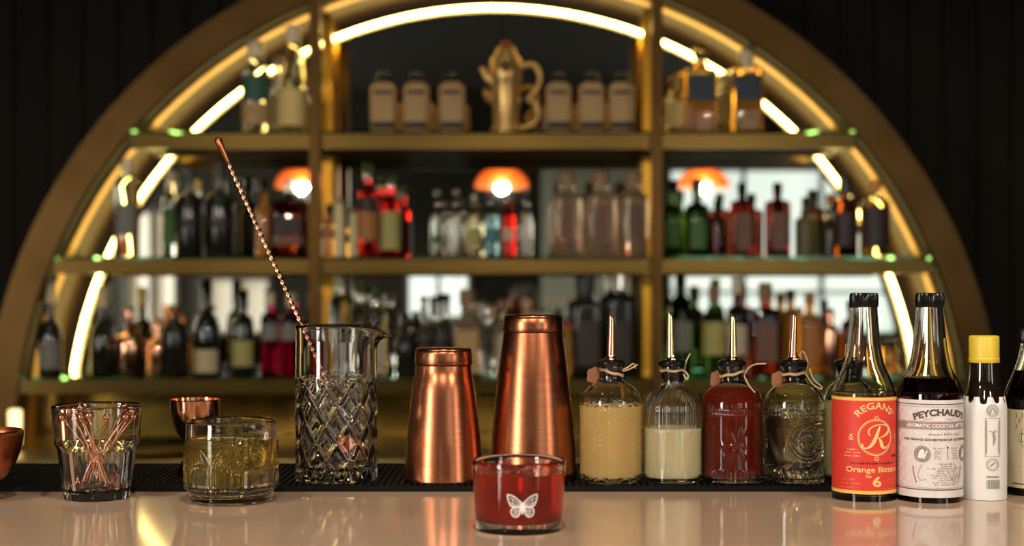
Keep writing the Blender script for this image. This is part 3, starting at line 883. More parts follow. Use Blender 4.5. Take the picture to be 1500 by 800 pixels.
# script R
a_.stroke([q(x, y) for x, y in ((268, 312), (256, 296), (262, 272), (290, 252), (335, 244), (372, 252), (384, 274), (368, 302), (330, 322), (308, 326))],
          [1.2 * K, 2.0 * K, 2.2 * K, 1.4 * K, 1.5 * K, 2.6 * K, 4.2 * K, 3.4 * K, 1.2 * K, .8 * K])
a_.stroke([q(x, y) for x, y in ((326, 250), (312, 290), (292, 340), (268, 374), (240, 388), (220, 378), (222, 362))],
          [2.0 * K, 4.4 * K, 5.4 * K, 4.0 * K, 2.2 * K, 2.4 * K, 3.0 * K])
a_.stroke([q(x, y) for x, y in ((318, 324), (332, 348), (340, 376), (358, 386), (378, 372), (392, 348))], [1.0 * K, 4.8 * K, 5.2 * K, 3.0 * K, 1.4 * K, .8 * K])
a_.text('Orange Bitters', q(295, 515)[0], q(295, 515)[1], 8.0 * K, 84 * K, bold=.012)
a_.text('No', q(258, 560)[0], q(258, 556)[1], 4.4 * K, 8 * K, bold=.01)
a_.text('6', q(308, 588)[0], q(308, 588)[1], 14 * K, 13 * K, bold=.03)
for y_, w_ in ((395, 66), (414, 92), (434, 112)):
    c = q(170, y_); a_.scrib(c[0], c[1], 2.5 * K, w_ / 4.21 * K * 1.1)
c = q(160, 322); a_.stroke([(c[0] - 3 * K, c[1] - 4 * K), (c[0] + 2 * K, c[1]), (c[0] - 2 * K, c[1] + 3 * K), (c[0] + 3 * K, c[1] + 4 * K)], 1.2 * K)
a_.stroke([(c[0] - 4 * K, c[1] + 1 * K), (c[0], c[1] - 3 * K), (c[0] + 4 * K, c[1] - 3 * K)], 1.0 * K)
c = q(432, 322); a_.stroke([(c[0] + 1 * K, c[1] - 4 * K), (c[0] - 1 * K, c[1]), (c[0] + 2 * K, c[1] + 4 * K)], 1.2 * K)
a_.wrap('gold_lettering', rl, CRI, lab, .0004)
a_ = Art()
for cx_, y_, w_ in ((148, 578, 84), (158, 603, 134), (148, 626, 126), (415, 582, 84),
                        (425, 602, 70), (402, 634, 112)):
    c = q(cx_, y_); a_.scrib(c[0], c[1], 2.6 * K, w_ / 4.21 * K * 1.08)
for cx_, y_ in ((420, 378), (424, 394), (420, 410)):
    c = q(cx_, y_); a_.rect(c[0] - 5 * K, c[1] - .5 * K, c[0] + 6 * K, c[1] + .5 * K)
a_.wrap('orange_lettering', rl, mat('orange_ink', (.8, .25, .06), .5), lab, .0004)
a_ = Art()
c = q(295, 478); a_.scrib(c[0], c[1], 4.0 * K, 70 * K); a_.rect(c[0] - 34 * K, c[1] - .5 * K, c[0] + 34 * K, c[1] + .3 * K)
c = q(425, 436); a_.rect(c[0] - 7 * K, c[1] - 2 * K, c[0] + 7 * K, c[1] + 1.4 * K)
a_.wrap('dark_lettering', rl, mat('dark_brown_ink', (.05, .008, .005), .5), lab, .0004)

# white label
t, g = bitters('long-necked bitters bottle of dark red liquid with white PEYCHAUDS label', 1362, 738, 47,
               [(47, 702), (47, 585), (46, 572), (41, 558), (31, 538), (25.5, 512), (22, 482), (19.5, 455), (19.5, 449)], DKRED, 553,
               [(19.5, 450), (20.5, 448), (20.5, 434), (19.5, 430), (17, 429)], BLACKP)
WL = mat('white_label_paper', (0.72, 0.68, 0.68), .5, noise=((250, 250, 250), (.63, .59, .585), .4, .7)); rl = g.r(47)
lab = label_sheet('label', rl, g.z(723), g.z(583), 1.85, WL, t); lab['label'] = 'white paper label with brown engraved print'
K = g.k; XC = 1362
def q(x, y, sc=10.67, ox=1316, oy=575):
    px = ox + x / sc; return (rl * math.asin(max(-.985, min(.985, (px - XC) * g.k / rl))), g.z(oy + y / sc))
INKM = mat('sepia_ink', (.10, .055, .045), .55); INKL = mat('pale_sepia_ink', (.30, .22, .20), .55)
a_ = Art(); hw = rl * 1.83
for y_, w_ in ((589, 1.3), (711.5, 1.5)): a_.rect(-hw, g.z(y_ + w_ / 2), hw, g.z(y_ - w_ / 2))
a_.text("PEYCHAUD'S", q(545, 0)[0], g.z(600), 9.2 * K, 86 * K, arc=120 * K, bold=.05)
c = q(510, 690); a_.text('THE GRAND EXHIBITION OF ALTONA-1869', c[0], c[1], 3.3 * K, 112 * K, bold=.04)
c = q(610, 608); a_.scrib(c[0], c[1], 3.2 * K, 52 * K)
for (cx_, cy_) in ((230, 155), (850, 155)):
    c = q(cx_, cy_, 10, 1316, 645); a_.ring(c[0], c[1], 11.5 * K, .8 * K)
cc = q(580, 140, 10, 1316, 645)
a_.rect(cc[0] - .5 * K, cc[1] - 9 * K, cc[0] + .5 * K, cc[1] + 7 * K); a_.disc(cc[0], cc[1] + 8 * K, 1.6 * K)
for j in range(5):
    for cx_ in (445, 705):
        c = q(cx_, 70 + j * 36, 10, 1316, 645); w_ = (9, 6.5, 7.5, 6, 8)[j]
        a_.scrib(c[0], c[1], 2.2 * K, w_ * 2 * K * .85)
for j, w_ in enumerate((25, 19, 58, 30, 28, 46, 40, 26, 42, 36)):
    c = q(575, 295 + j * 33, 10, 1316, 645); a_.scrib(c[0], c[1], 2.3 * K, w_ * K)
a_.wrap('sepia_lettering', rl, INKM, lab, .0004)
a_ = Art()
for y_, w_ in ((592.6, .6), (709, .6), (614, .8), (625, .8)): a_.rect(-hw, g.z(y_ + w_ / 2), hw, g.z(y_ - w_ / 2))
b0 = q(490, 470); a_.rect(-hw * .8, g.z(624), hw * .8, g.z(615))
for (cx_, cy_) in ((230, 155), (850, 155)):
    c = q(cx_, cy_, 10, 1316, 645); a_.disc(c[0], c[1], 10.5 * K)
rnd = random.Random(3)
for side in (-1, 1):
    for j in range(16):      # scrollwork down both edges
        zz_ = g.z(600 + j * 7); x_ = side * rl * (1.25 + .1 * math.sin(j * 2.1))
        a_.stroke([(x_ - 2 * K, zz_ - 2 * K), (x_ + 2 * K, zz_), (x_, zz_ + 3 * K), (x_ - 3 * K, zz_ + 1 * K)], .6 * K)
    a_.stroke([(side * 24 * K, g.z(675)), (side * 30 * K, g.z(690)), (side * 26 * K, g.z(698)), (side * 18 * K, g.z(696))], .9 * K)
    a_.stroke([(side * 38 * K, g.z(678)), (side * 36 * K, g.z(690)), (side * 32 * K, g.z(702))], 2.0 * K)
    a_.stroke([(side * 10 * K, g.z(609)), (side * 18 * K, g.z(611)), (side * 26 * K, g.z(608))], .8 * K)
a_.wrap('pale_engraving', rl, INKL, lab, .00035)
a_ = Art(); a_.text('AROMATIC COCKTAIL BITTERS', q(500, 0)[0], g.z(619.5), 5.2 * K, 98 * K, bold=.03)
a_.wrap('white_lettering', rl, WHITEINK, lab, .0005)
for (cx_, cy_) in ((230, 155), (850, 155)):
    a_ = Art(); c = q(cx_, cy_, 10, 1316, 645)
    a_.stroke([(c[0] - 5 * K, c[1] - 6 * K), (c[0] - 2 * K, c[1] + 3 * K), (c[0] + 1 * K, c[1] + 5 * K), (c[0] + 1 * K, c[1] - 1 * K), (c[0] - 2 * K, c[1] - 6 * K)], [3 * K, 4 * K, 3.4 * K, 4 * K, 3 * K])
    a_.stroke([(c[0] + 2 * K, c[1] - 7 * K), (c[0] + 5 * K, c[1]), (c[0] + 7 * K, c[1] + 5 * K)], 2 * K)
    a_.wrap('medallion_print', rl, WHITEINK, lab, .0005)

# yellow-capped, paper-wrapped
g = Px(1441.5, place(1441.5, 734, 31, CTOP), CTOP)
t = thing('bitters_bottle', 'small dark bitters bottle with yellow cap and oversized white paper wrap', 'bottle', g.loc(), 'bitters bottles on the bar')
DKG = mat('near_black_glass', (0.012, 0.007, 0.004), 0.03, coat=.5, spec=.7)
lathe('glass', curve2(g.prof([(29, 734), (31, 731), (31, 700), (31, 600), (30, 590), (25, 575), (22, 560), (20.5, 540), (20.5, 528)]), 4)[:0] + [(0, 0)] + g.prof([(28, 734), (30.5, 731), (31, 727), (31, 600), (29.5, 588), (25.5, 575), (22.5, 560), (21, 545), (20.5, 528)]) + [(0, g.z(528))], DKG, t, n=64)
YCAP = mat('yellow_plastic_cap', (0.72, 0.52, 0.045), .38)
lathe('cap', [(0, g.z(531))] + g.prof([(21.5, 531), (22, 530), (22, 525), (21.3, 524), (21.3, 495), (20, 492), (18, 491.5)]) + [(0, g.z(491.5))], YCAP, t, n=96,
      disp=lambda a, z, i: .0002 * math.cos(a * 48) if z > g.z(524) else 0, sh=30)
rw = g.r(31.8)
def wobble(a, z):
    k = max(0, (z - g.z(600)) / (g.z(580) - g.z(600)))
    return .0006 * math.sin(a * 3 + z * 40) * .4 - k * k * .0055 * (0.75 + .5 * math.sin(a * 9)) + .0006 * math.sin(a * 9) * k
PAP = mat('white_wrap_paper', (0.72, 0.71, 0.69), .6, bump=((90, 90, 30), .35, .001))
wrap_ = label_sheet('paper_wrap', rw, g.z(729), g.z(580), PI, PAP, t, n=120, nz=40, wob=wobble); wrap_['label'] = 'creased oversized white paper label'
K = g.k
def q(x, y):
    px = 1410 + x / 6.67; return (rw * math.asin(max(-.97, min(.97, (px - 1441.5) * g.k / rw))), g.z(580 + y / 6.67))
GI = mat('grey_print', (.26, .25, .24), .6)
a_ = Art()
for (x, y, r_) in ((222, 128, 8.2), (222, 648, 8.6)):
    c = q(x, y); a_.ring(c[0], c[1], r_ * K, 1.0 * K); a_.ring(c[0], c[1], r_ * .72 * K, .6 * K)
c = q(222, 135); a_.stroke([(c[0] - 4 * K, c[1] - 3 * K), (c[0] - 2 * K, c[1] + 3 * K), (c[0] + 2 * K, c[1] + 3 * K), (c[0] + 4 * K, c[1] - 3 * K)], 1.8 * K)
c = q(222, 648); a_.stroke([(c[0] - 3 * K, c[1] - 2 * K), (c[0], c[1] + 1 * K), (c[0] + 3 * K, c[1] + 3 * K)], 2 * K)
for x0_, x1_, y0_, y1_ in ((152, 296, 198, 203), (152, 296, 566, 571), (152, 157, 198, 571), (291, 296, 198, 571), (162, 170, 225, 540), (278, 284, 225, 540)):
    p0 = q(x0_, y1_); p1 = q(x1_, y0_); a_.rect(p0[0], p0[1], p1[0], p1[1])
c = q(232, 370); a_.stroke([(c[0] - 1 * K, c[1] - 13 * K), (c[0] + 1 * K, c[1] - 5 * K), (c[0] - .5 * K, c[1] + 2 * K), (c[0] + 1 * K, c[1] + 8 * K)], [1 * K, 3 * K, 2.5 * K, 1 * K])
a_.stroke([(c[0] - 7 * K, c[1] + 7 * K), (c[0], c[1] + 5 * K), (c[0] + 5 * K, c[1] + 7 * K)], 1 * K)
c = q(225, 765); a_.rect(c[0] - 9 * K, c[1] - 1.2 * K, c[0] + 9 * K, c[1] + 1.2 * K)
for j in range(15):
    x_ = c[0] - 9 * K + j * 1.28 * K; a_.rect(x_, g.z(712), x_ + (.5 + .35 * (j * 7 % 3)) * K, g.z(699))
for j in range(26):
    zz_ = g.z(606 + j * 4.2); x_ = rw * 1.02; a_.rect(x_, zz_ - .5 * K, x_ + (9 + (j * 5 % 4)) * K * 1.6, zz_ + .5 * K)
a_.wrap('grey_lettering', lambda z: rw, GI, wrap_, .0007)

# green ribbon label
t, g = bitters('bitters bottle with cream label and teal ribbon, last in the row of bitters', 1516, 729, 44,
               [(44, 700), (44, 595), (43, 580), (38, 564), (30, 545), (25, 530), (21, 512), (20, 500)], DKBR, 543,
               [(23, 503), (24.5, 501), (24.5, 484), (23, 481), (20, 480)], BLACKP)
rl = g.r(44); K = g.k
CL = mat('cream_label_paper', (0.62, 0.56, 0.38), .5)
lab = label_sheet('label', rl, g.z(711), g.z(598), 1.7, CL, t)
def gx(px): return rl * math.asin(max(-.985, min(.985, (px - 1516) * g.k / rl)))
a_ = Art(); x0_ = gx(1485)
zc_ = g.z(638)
a_.add([(x0_, zc_ - 6 * K), (x0_, zc_ + 6 * K), (x0_ + 10 * K, zc_ + 10 * K), (x0_ + 10 * K, zc_ - 10 * K)], [(0, 3, 2, 1)])
a_.rect(x0_ + 10 * K, zc_ - 10 * K, x0_ + 62 * K, zc_ + 10 * K)
a_.disc(gx(1500), g.z(681), 5 * K)
a_.wrap('teal_ribbon', rl, mat('teal_ink', (.02, .14, .11), .5), lab, .0003)
a_ = Art(); a_.text('BERG & HAUCK', gx(1486), zc_, 8 * K, 62 * K, bold=.03, left=True); a_.wrap('white_lettering', rl, WHITEINK, lab, .0006)
a_ = Art()
for x_, y_ in ((1480, 607), (1483, 614), (1486, 606), (1490, 612), (1480, 622)):
    c = (gx(x_), g.z(y_)); a_.stroke([(c[0] - 1.5 * K, c[1] - 3 * K), (c[0] + 1 * K, c[1]), (c[0] - 1 * K, c[1] + 4 * K)], 1.3 * K)
a_.ring(gx(1494), zc_, 15 * K, .7 * K, n=30)
a_.stroke([(gx(1482), g.z(681)), (gx(1492), g.z(681))], 1 * K, False)
for j in range(4): a_.rect(gx(1488), g.z(659 + j * 5), gx(1515), g.z(658.2 + j * 5))
a_.rect(gx(1476), g.z(706), gx(1530), g.z(704))
a_.wrap('olive_lettering', rl, mat('olive_ink', (.14, .13, .07), .5), lab, .00035)

# ================================================================== BOTTLES ON THE ARCH SHELVES
GM = {
    'clear': mat('bottle_clear', (0.92, 0.94, 0.90), 0.01, trans=1, ior=1.4),
    'pale': mat('bottle_pale_yellow', (0.90, 0.80, 0.50), 0.01, trans=1, ior=1.4),
    'tan': mat('bottle_tan', (0.78, 0.60, 0.42), 0.01, trans=.85, ior=1.4),
    'teal': mat('bottle_teal', (0.10, 0.28, 0.20), 0.02, trans=1, ior=1.4),
    'green': mat('bottle_green', (0.06, 0.16, 0.02), 0.02, trans=1, ior=1.4),
    'wine': mat('bottle_dark_wine', (0.012, 0.014, 0.008), 0.05, coat=.6, spec=.8),
    'black': mat('bottle_black', (0.016, 0.014, 0.010), 0.12, spec=.6),
    'brown': mat('bottle_brown', (0.14, 0.035, 0.012), 0.02, trans=1, ior=1.4),
    'amber': mat('bottle_amber', (0.82, 0.42, 0.08), 0.02, trans=.78, ior=1.4),
    'red': mat('bottle_red', (0.80, 0.02, 0.012), 0.02, trans=1, ior=1.4),
    'redbrown': mat('bottle_red_brown', (0.42, 0.06, 0.035), 0.02, trans=1, ior=1.4),
    'magenta': mat('bottle_magenta', (0.35, 0.006, 0.04), 0.02, trans=1, ior=1.4),
    'stone': mat('bottle_tan_stoneware', (0.48, 0.28, 0.11), 0.35),
    'olive': mat('bottle_olive_ceramic', (0.10, 0.085, 0.03), 0.4),
    'cream': mat('slim_bar_cream', (0.85, 0.75, 0.42), 0.35),
    'blue': mat('bottle_blue_tint', (0.35, 0.60, 0.62), 0.02, trans=1, ior=1.4),
    'copper': COPPERP, 'gold': SILVER,
}
LM = {
    'tan': mat('tan_paper', (0.50, 0.32, 0.14), .6, noise=((60, 60, 60), (.42, .26, .11), .4, .6)),
    'cream': mat('cream_paper', (0.55, 0.45, 0.26), .6), 'yellow': mat('yellow_green_paper', (0.40, 0.36, 0.12), .6),
    'navy': mat('navy_paper', (0.02, 0.035, 0.05), .5), 'dark': mat('dark_paper', (0.035, 0.02, 0.018), .5),
    'rust': mat('rust_paper', (0.40, 0.16, 0.05), .6), 'grey': mat('grey_paper', (0.20, 0.19, 0.17), .6),
    'teal': mat('teal_paper', (0.03, 0.10, 0.07), .6), 'blue': mat('blue_paper', (0.08, 0.22, 0.27), .6),
    'brown': mat('brown_paper', (0.17, 0.085, 0.055), .6), 'red': mat('red_paper', (.5, .03, .02), .6), 'pale': mat('pale_paper', (.5, .42, .30), .6),
    'gold': mat('gold_cream_paper', (.72, .52, .20), .6),
    'black': mat('black_band', (.012, .012, .01), .5),
    'green': mat('green_paper', (.06, .14, .04), .6),
}
CM = {'black': BLACKP, 'cork': mat('cork', (.35, .22, .12), .7), 'gold': BRASSP, 'silver': STEEL, 'copper': COPPERP, 'clear': GM['clear'],
      'amber': mat('orange_stopper', (.6, .24, .06), .4), 'red': mat('red_cap', (.5, .03, .02), .35), 'foil': mat('pale_foil', (.80, .68, .42), .35)}
def bb(shelf, X, w, ytop, ysh, ynk, nw, cap, gm, cm, labels, text, sq=None, D=4.42, sy=None, name='bottle', cat='bottle', group=None, capw=None, ball=False):
    """a bottle on a shelf, measured on the photograph: body width w, neck width nw, top / shoulder / neck heights"""
    zb = SZ[shelf]; g = Px(X, D, zb)
    R = g.r(w / 2); rn = g.r(nw / 2); H = g.z(ytop)
    t = thing(name, text, cat, g.loc(), group or ('bottles on the top shelf', 'bottles on the middle shelf', 'bottles on the bottom shelf')[shelf])
    zs, zn = g.z(ysh), g.z(ynk); zc = H - cap * g.k
    f = (1 / (2 ** (1 / sq)) * 2 ** .5) if sq else 1
    sh_ = curve2([(R, zs), (R * .96, zs + (zn - zs) * .28), (R * .72 + rn * .25, zs + (zn - zs) * .62), (rn * 1.12, zs + (zn - zs) * .9), (rn, zn)], 4)
    pr = [(0, .004), (R * .6, .002), (R * .86, 0), (R * .96, .002), (R, .008)] + sh_ + [(rn, zc - .006), (rn * 1.12, zc - .005), (rn * 1.12, zc)] + [(0, zc)]
    lathe('glass', pr, GM[gm], t, n=40, sq=None if not sq else sq, sy=sy or 1, sh=50)
    if cap:
        rc = g.r(capw / 2) if capw else rn * 1.25
        if ball: cp = [(0, zc), (rc * .6, zc), (rc * .6, zc + (H - zc) * .15)] + [(rc * math.cos(a), zc + (H - zc) * (.58 + .42 * math.sin(a))) for a in (-.7, -.3, .1, .5, .9, 1.2)] + [(0, H)]
        else: cp = [(0, zc), (rc, zc), (rc, H - .002), (rc * .9, H), (0, H)]
        lathe('stopper' if ball else 'cap', cp, CM[cm], t, n=24)
    for (y0, y1, lm, fr) in labels or ():
        if sq:
            hw = R * fr * .98; yy = -(R * (sy or 1)) - .0008
            zz0, zz1 = g.z(y1), g.z(y0)
            V = []; Fc = []; n = 12
            for i in range(n + 1):
                x_ = -hw + 2 * hw * i / n
                yq = -(max(0, 1 - (abs(x_) / R) ** sq) ** (1 / sq)) * R * (sy or 1) - .0008
                V += [(x_, yq, zz0), (x_, yq, zz1)]
                if i: Fc.append((2 * i - 2, 2 * i, 2 * i + 1, 2 * i - 1))
            link('label', V, Fc, LM[lm], t)
        else:
            lo = label_sheet('label', R, g.z(y1), g.z(y0), fr * 1.6, LM[lm], t, n=20, t=.0008)
            if sy:
                for v_ in lo.data.vertices: v_.co.y *= sy
    return t

# ---- top shelf
bb(0, 375, 40, 61, 110, 94, 20, 24, 'clear', 'foil', [(112, 150, 'teal', .9), (152, 184, 'tan', .75)], 'tall clear bottle with green and tan label, leftmost on the top shelf', D=4.365)
bb(0, 430, 44, 38, 138, 66, 17, 26, 'pale', 'foil', [(132, 186, 'gold', .8)], 'long-necked pale bottle with cream label beside the left post, top shelf', D=4.365)
bb(0, 408, 22, 84, 140, 122, 11, 14, 'clear', 'foil', [(142, 186, 'cream', .8)], 'slim clear bottle tucked behind the long-necked pale bottle', D=4.5)
APL = ['first', 'second', 'third']
for k, X in enumerate((562, 610, 662)):
    bb(0, X, 38, 109, 132, 122, 19, 12, 'stone', 'black', [(134, 140, 'dark', .7), (142, 178, 'tan', .9), (180, 191, 'black', .98)],
       ('squat tan-labelled apothecary bottle next to the left post', 'squat tan-labelled apothecary bottle, middle of the three left of the silver pot', 'squat tan-labelled apothecary bottle nearest the silver pot on its left')[k], sq=5, sy=.8, group='tan-labelled bottles on the top shelf')
for k, X in enumerate((818, 866, 910)):
    bb(0, X, 38, 109, 132, 122, 19, 12, 'stone', 'black', [(134, 140, 'dark', .7), (142, 178, 'tan', .9), (180, 191, 'black', .98)],
       ('squat tan-labelled apothecary bottle just beside the handle of the silver pot', 'squat tan-labelled apothecary bottle, middle of the three beyond the pot handle', 'squat tan-labelled apothecary bottle next to the right-hand bronze post')[k], sq=5, sy=.8, group='tan-labelled bottles on the top shelf')
bb(0, 990, 28, 112, 146, 140, 16, 22, 'pale', 'gold', [(150, 186, 'gold', .8)], 'small pale bottle with gold cap beside the post, right top shelf')
bb(0, 1026, 47, 63, 106, 100, 18, 30, 'amber', 'gold', [(111, 149, 'navy', .86)], 'square amber bottle with navy label and ball stopper, nearer the post', sq=6, sy=.7, ball=True, capw=24)
bb(0, 1093, 47, 70, 104, 99, 18, 30, 'amber', 'foil', [(111, 149, 'navy', .86)], 'square amber bottle with navy label and tall pale stopper, last on the top shelf', D=4.365, sq=6, sy=.7, ball=True, capw=24)
bb(0, 1061, 26, 108, 136, 126, 12, 16, 'pale', 'foil', [(140, 180, 'yellow', .8)], 'short yellow bottle standing between the two navy-labelled bottles', D=4.5)  # solid bottle shape in place of a mirror reflection
# silver coffee-pot shaker
g = Px(741, 4.42, SZ[0])
t = thing('silver_pot', 'tall silver-gilt pot with spout and scroll handle, centre of the top shelf', 'pot', g.loc())
lathe('body', [(0, 0)] + g.prof([(20, 198), (22, 195), (22, 190), (19, 186), (18, 180), (19, 150), (20, 125), (22, 119), (23.5, 112), (23, 92), (22, 87), (20, 84)]) + [(0, g.z(82))], SILVER, t, n=48, sh=60)
lathe('lid', [(0, g.z(84))] + g.prof([(17, 84), (16, 82), (15, 76), (13, 72), (8, 69)]) + [(0, g.z(67))], SILVER, t, n=40)
lathe('finial', [(0, g.z(69))] + g.prof([(4, 68), (7, 65), (5, 61)]) + [(0, g.z(60))], CM['red'], t, n=24)
tube('spout', spline([g.p(722, 120), g.p(714, 114), g.p(708, 104), g.p(704, 100)], 5), [g.r(7 - 3.5 * i / 15) for i in range(16)], SILVER, t)
L = spline([g.p(764, 100), g.p(771, 96), g.p(782, 96), g.p(790, 108), g.p(790, 122), g.p(782, 136), g.p(774, 144), g.p(776, 148), g.p(785, 152), g.p(788, 168), g.p(780, 182), g.p(762, 188)], 5)
tube('handle', L, g.r(3.6), SILVER, t)
lathe('medallion', [(0, 0), (g.r(9), 0), (g.r(9), .004), (0, .004)], BRASSD, t, n=24).matrix_local = Matrix.Translation((0, -g.r(22) - .002, g.z(100))) @ Matrix.Rotation(PI / 2, 4, 'X')

# ---- middle shelf
M1 = 1
bb(M1, 186, 36, 233, 274, 258, 15, 20, 'clear', 'foil', [(300, 345, 'grey', .6)], 'tall clear bottle, leftmost on the middle shelf', D=4.365)
bb(M1, 250, 24, 250, 300, 284, 12, 18, 'clear', 'foil', [(305, 358, 'green', .6)], 'clear bottle with green label behind the light tube, middle shelf', D=4.47)
bb(M1, 277, 38, 246, 296, 282, 14, 22, 'black', 'black', [(322, 334, 'dark', .5)], 'dark bottle just right of the green-labelled one, middle shelf')
bb(M1, 322, 43, 240, 296, 280, 14, 26, 'black', 'black', [(322, 334, 'dark', .5)], 'larger dark bottle behind the tip of the bar spoon')
bb(M1, 386, 24, 262, 312, 296, 9, 18, 'amber', 'black', None, 'slim glowing amber bottle left of the wide brown one, middle shelf')
bb(M1, 424, 56, 262, 300, 290, 14, 20, 'brown', 'clear', [(318, 345, 'dark', .7), (347, 360, 'brown', .8)], 'wide flat-shouldered brown bottle beside the left post, middle shelf', sq=4, sy=.6)
bb(M1, 482, 20, 300, 330, 318, 8, 14, 'amber', 'black', [(335, 350, 'rust', .8)], 'small amber bottle directly behind the left post, middle shelf', D=4.46)
bb(M1, 497, 15, 292, 308, 300, 12, 6, 'cream', 'cork', None, 'slim cream bottle right of the left post, the taller of two', D=4.44, group='slim cream bottles')  # two pale upright bars, built as slim capped bottle shapes
bb(M1, 518, 15, 307, 322, 314, 12, 6, 'cream', 'cork', None, 'shorter slim cream bottle against the red bottle', D=4.44, group='slim cream bottles')
bb(M1, 539, 30, 240, 284, 270, 11, 20, 'red', 'silver', [(290, 310, 'dark', .8), (312, 352, 'rust', .85)], 'taller bright red bottle with rust label, middle shelf')
bb(M1, 572.5, 29, 258, 300, 286, 11, 16, 'red', 'silver', [(311, 366, 'yellow', .9)], 'shorter red bottle with tan label, middle shelf')
for k, (X, w, yt, gm, lab, s) in enumerate(((641, 24, 279, 'clear', [(345, 358, 'green', .5)], 'small clear soda bottle, first in the cluster at the shelf centre'),
        (668, 24, 278, 'clear', None, 'small clear soda bottle, second in the cluster'), (694, 24, 284, 'pale', [(335, 360, 'yellow', .7)], 'small yellowish soda bottle, third in the cluster'),
        (720, 23, 292, 'blue', [(334, 356, 'blue', .7)], 'small soda bottle with blue label in the cluster'), (745, 21, 288, 'red', [(336, 352, 'pale', .5)], 'small red soda bottle under the lamp reflection'),
        (771, 21, 276, 'clear', None, 'small clear soda bottle, last in the cluster'))):
    bb(M1, X, w, yt, 330, 300, 9, 6, gm, 'silver', lab, s, group='small soda bottles')
for k, (X, w, s) in enumerate(((830, 44, 'pinkish clear decanter bottle, first of three left of the right post'), (880, 44, 'pinkish clear decanter bottle, middle one of three'), (928, 42, 'pinkish clear decanter bottle next to the right post'))):
    bb(M1, X, w, 250, 294, 280, 20, 22, 'tan', 'cork', [(300, 352, 'brown', .42)], s, group='pinkish decanter bottles', sq=3.2, sy=.8)
bb(M1, 856, 20, 285, 312, 302, 9, 10, 'tan', 'silver', None, 'small bottle behind the gap between the first two decanters', D=4.50)
bb(M1, 905, 20, 282, 310, 300, 9, 10, 'tan', 'silver', None, 'small bottle behind the gap between the last two decanters', D=4.50)
bb(M1, 986, 32, 264, 314, 298, 12, 18, 'green', 'black', [(325, 362, 'green', .4)], 'green gin bottle right beside the right-hand post')
bb(M1, 1021, 38, 262, 312, 296, 13, 18, 'green', 'black', [(325, 365, 'green', .4)], 'second green gin bottle, below the lamp reflection')
bb(M1, 1051, 24, 294, 324, 314, 9, 12, 'brown', 'black', None, 'small brown bottle between green gin and red-brown bottles')
bb(M1, 1087, 36, 268, 300, 292, 11, 14, 'redbrown', 'black', [(312, 366, 'brown', .55)], 'red-brown square bottle, nearer to the green ones', sq=5, sy=.7)
bb(M1, 1139, 36, 268, 300, 292, 11, 14, 'redbrown', 'black', [(312, 366, 'brown', .55)], 'red-brown square bottle beside the olive stone bottle', sq=5, sy=.7)
bb(M1, 1180, 31, 289, 326, 316, 9, 16, 'olive', 'black', None, 'squat olive stoneware bottle on the middle shelf')
bb(M1, 1216, 18, 318, 336, 328, 8, 8, 'black', 'black', None, 'small dark bottle right of the olive stoneware', D=4.48)
bb(M1, 1238, 38, 262, 298, 288, 14, 22, 'brown', 'black', [(312, 362, 'dark', .6)], 'dark bottle with dark label near the end of the middle shelf')
bb(M1, 1282, 44, 264, 304, 288, 14, 18, 'pale', 'amber', [(304, 364, 'dark', .62)], 'clear round-shouldered bottle with orange stopper, last on the middle shelf', D=4.36)

# ---- bottom shelf
B_ = 2
bb(B_, 74, 34, 414, 502, 464, 12, 30, 'wine', 'foil', [(500, 540, 'grey', .7)], 'dark wine bottle, leftmost on the bottom shelf', D=4.365)
bb(B_, 150, 34, 420, 502, 468, 12, 30, 'wine', 'foil', None, 'dark wine bottle just inside the light tube, bottom shelf')
t = bb(B_, 190, 48, 449, 505, 486, 12, 12, 'copper', 'copper', None, 'round-bellied copper decanter on the bottom shelf', name='decanter', cat='decanter')
bb(B_, 232, 30, 466, 510, 494, 12, 14, 'copper', 'copper', None, 'small copper flask behind the round copper decanter', D=4.48, name='flask', cat='flask')
bb(B_, 256, 42, 446, 490, 470, 18, 18, 'black', 'copper', None, 'dark bottle with copper stopper between decanter and wine', ball=True, capw=26)
bb(B_, 303, 37, 409, 490, 452, 12, 34, 'wine', 'black', [(512, 545, 'cream', .75)], 'dark wine bottle with cream label on the bottom shelf')
bb(B_, 356, 32, 424, 480, 458, 12, 26, 'wine', 'black', [(499, 536, 'yellow', .8)], 'dark wine bottle with yellow-green label on the bottom shelf')
bb(B_, 396, 28, 428, 470, 456, 11, 18, 'magenta', 'foil', [(475, 498, 'grey', .8)], 'deep magenta bottle, nearer the yellow-labelled wine')
bb(B_, 426, 28, 430, 470, 456, 11, 18, 'magenta', 'foil', [(475, 498, 'grey', .8)], 'deep magenta bottle beside the left post')
bb(B_, 497, 30, 402, 448, 430, 12, 20, 'clear', 'foil', None, 'clear bottle behind the left side of the mixing glass')
bb(B_, 525, 26, 420, 460, 446, 12, 16, 'clear', 'silver', [(490, 530, 'brown', .6)], 'clear bottle behind the middle of the mixing glass', D=4.47)
bb(B_, 551, 28, 430, 462, 450, 12, 16, 'clear', 'silver', [(490, 530, 'pale', .6)], 'clear bottle behind the pouring lip of the mixing glass')
bb(B_, 594, 30, 458, 506, 488, 9, 16, 'black', 'black', None, 'dark squat bottle above the short shaker, left side')
bb(B_, 621, 21, 434, 500, 474, 9, 14, 'clear', 'silver', [(500, 545, 'dark', .9)], 'slim bottle with pale neck and dark label above the short shaker')
bb(B_, 644.5, 20, 430, 500, 470, 9, 14, 'clear', 'black', [(500, 545, 'dark', .9)], 'slim bottle with black cap and dark label, centre bottom shelf')
bb(B_, 684, 40, 424, 478, 466, 18, 22, 'tan', 'cork', [(484, 545, 'tan', .85)], 'square tan-labelled bottle left of the tall shaker', sq=5, sy=.75)
bb(B_, 713, 18, 448, 492, 476, 8, 10, 'clear', 'silver', None, 'small clear bottle just left of the tall shaker')
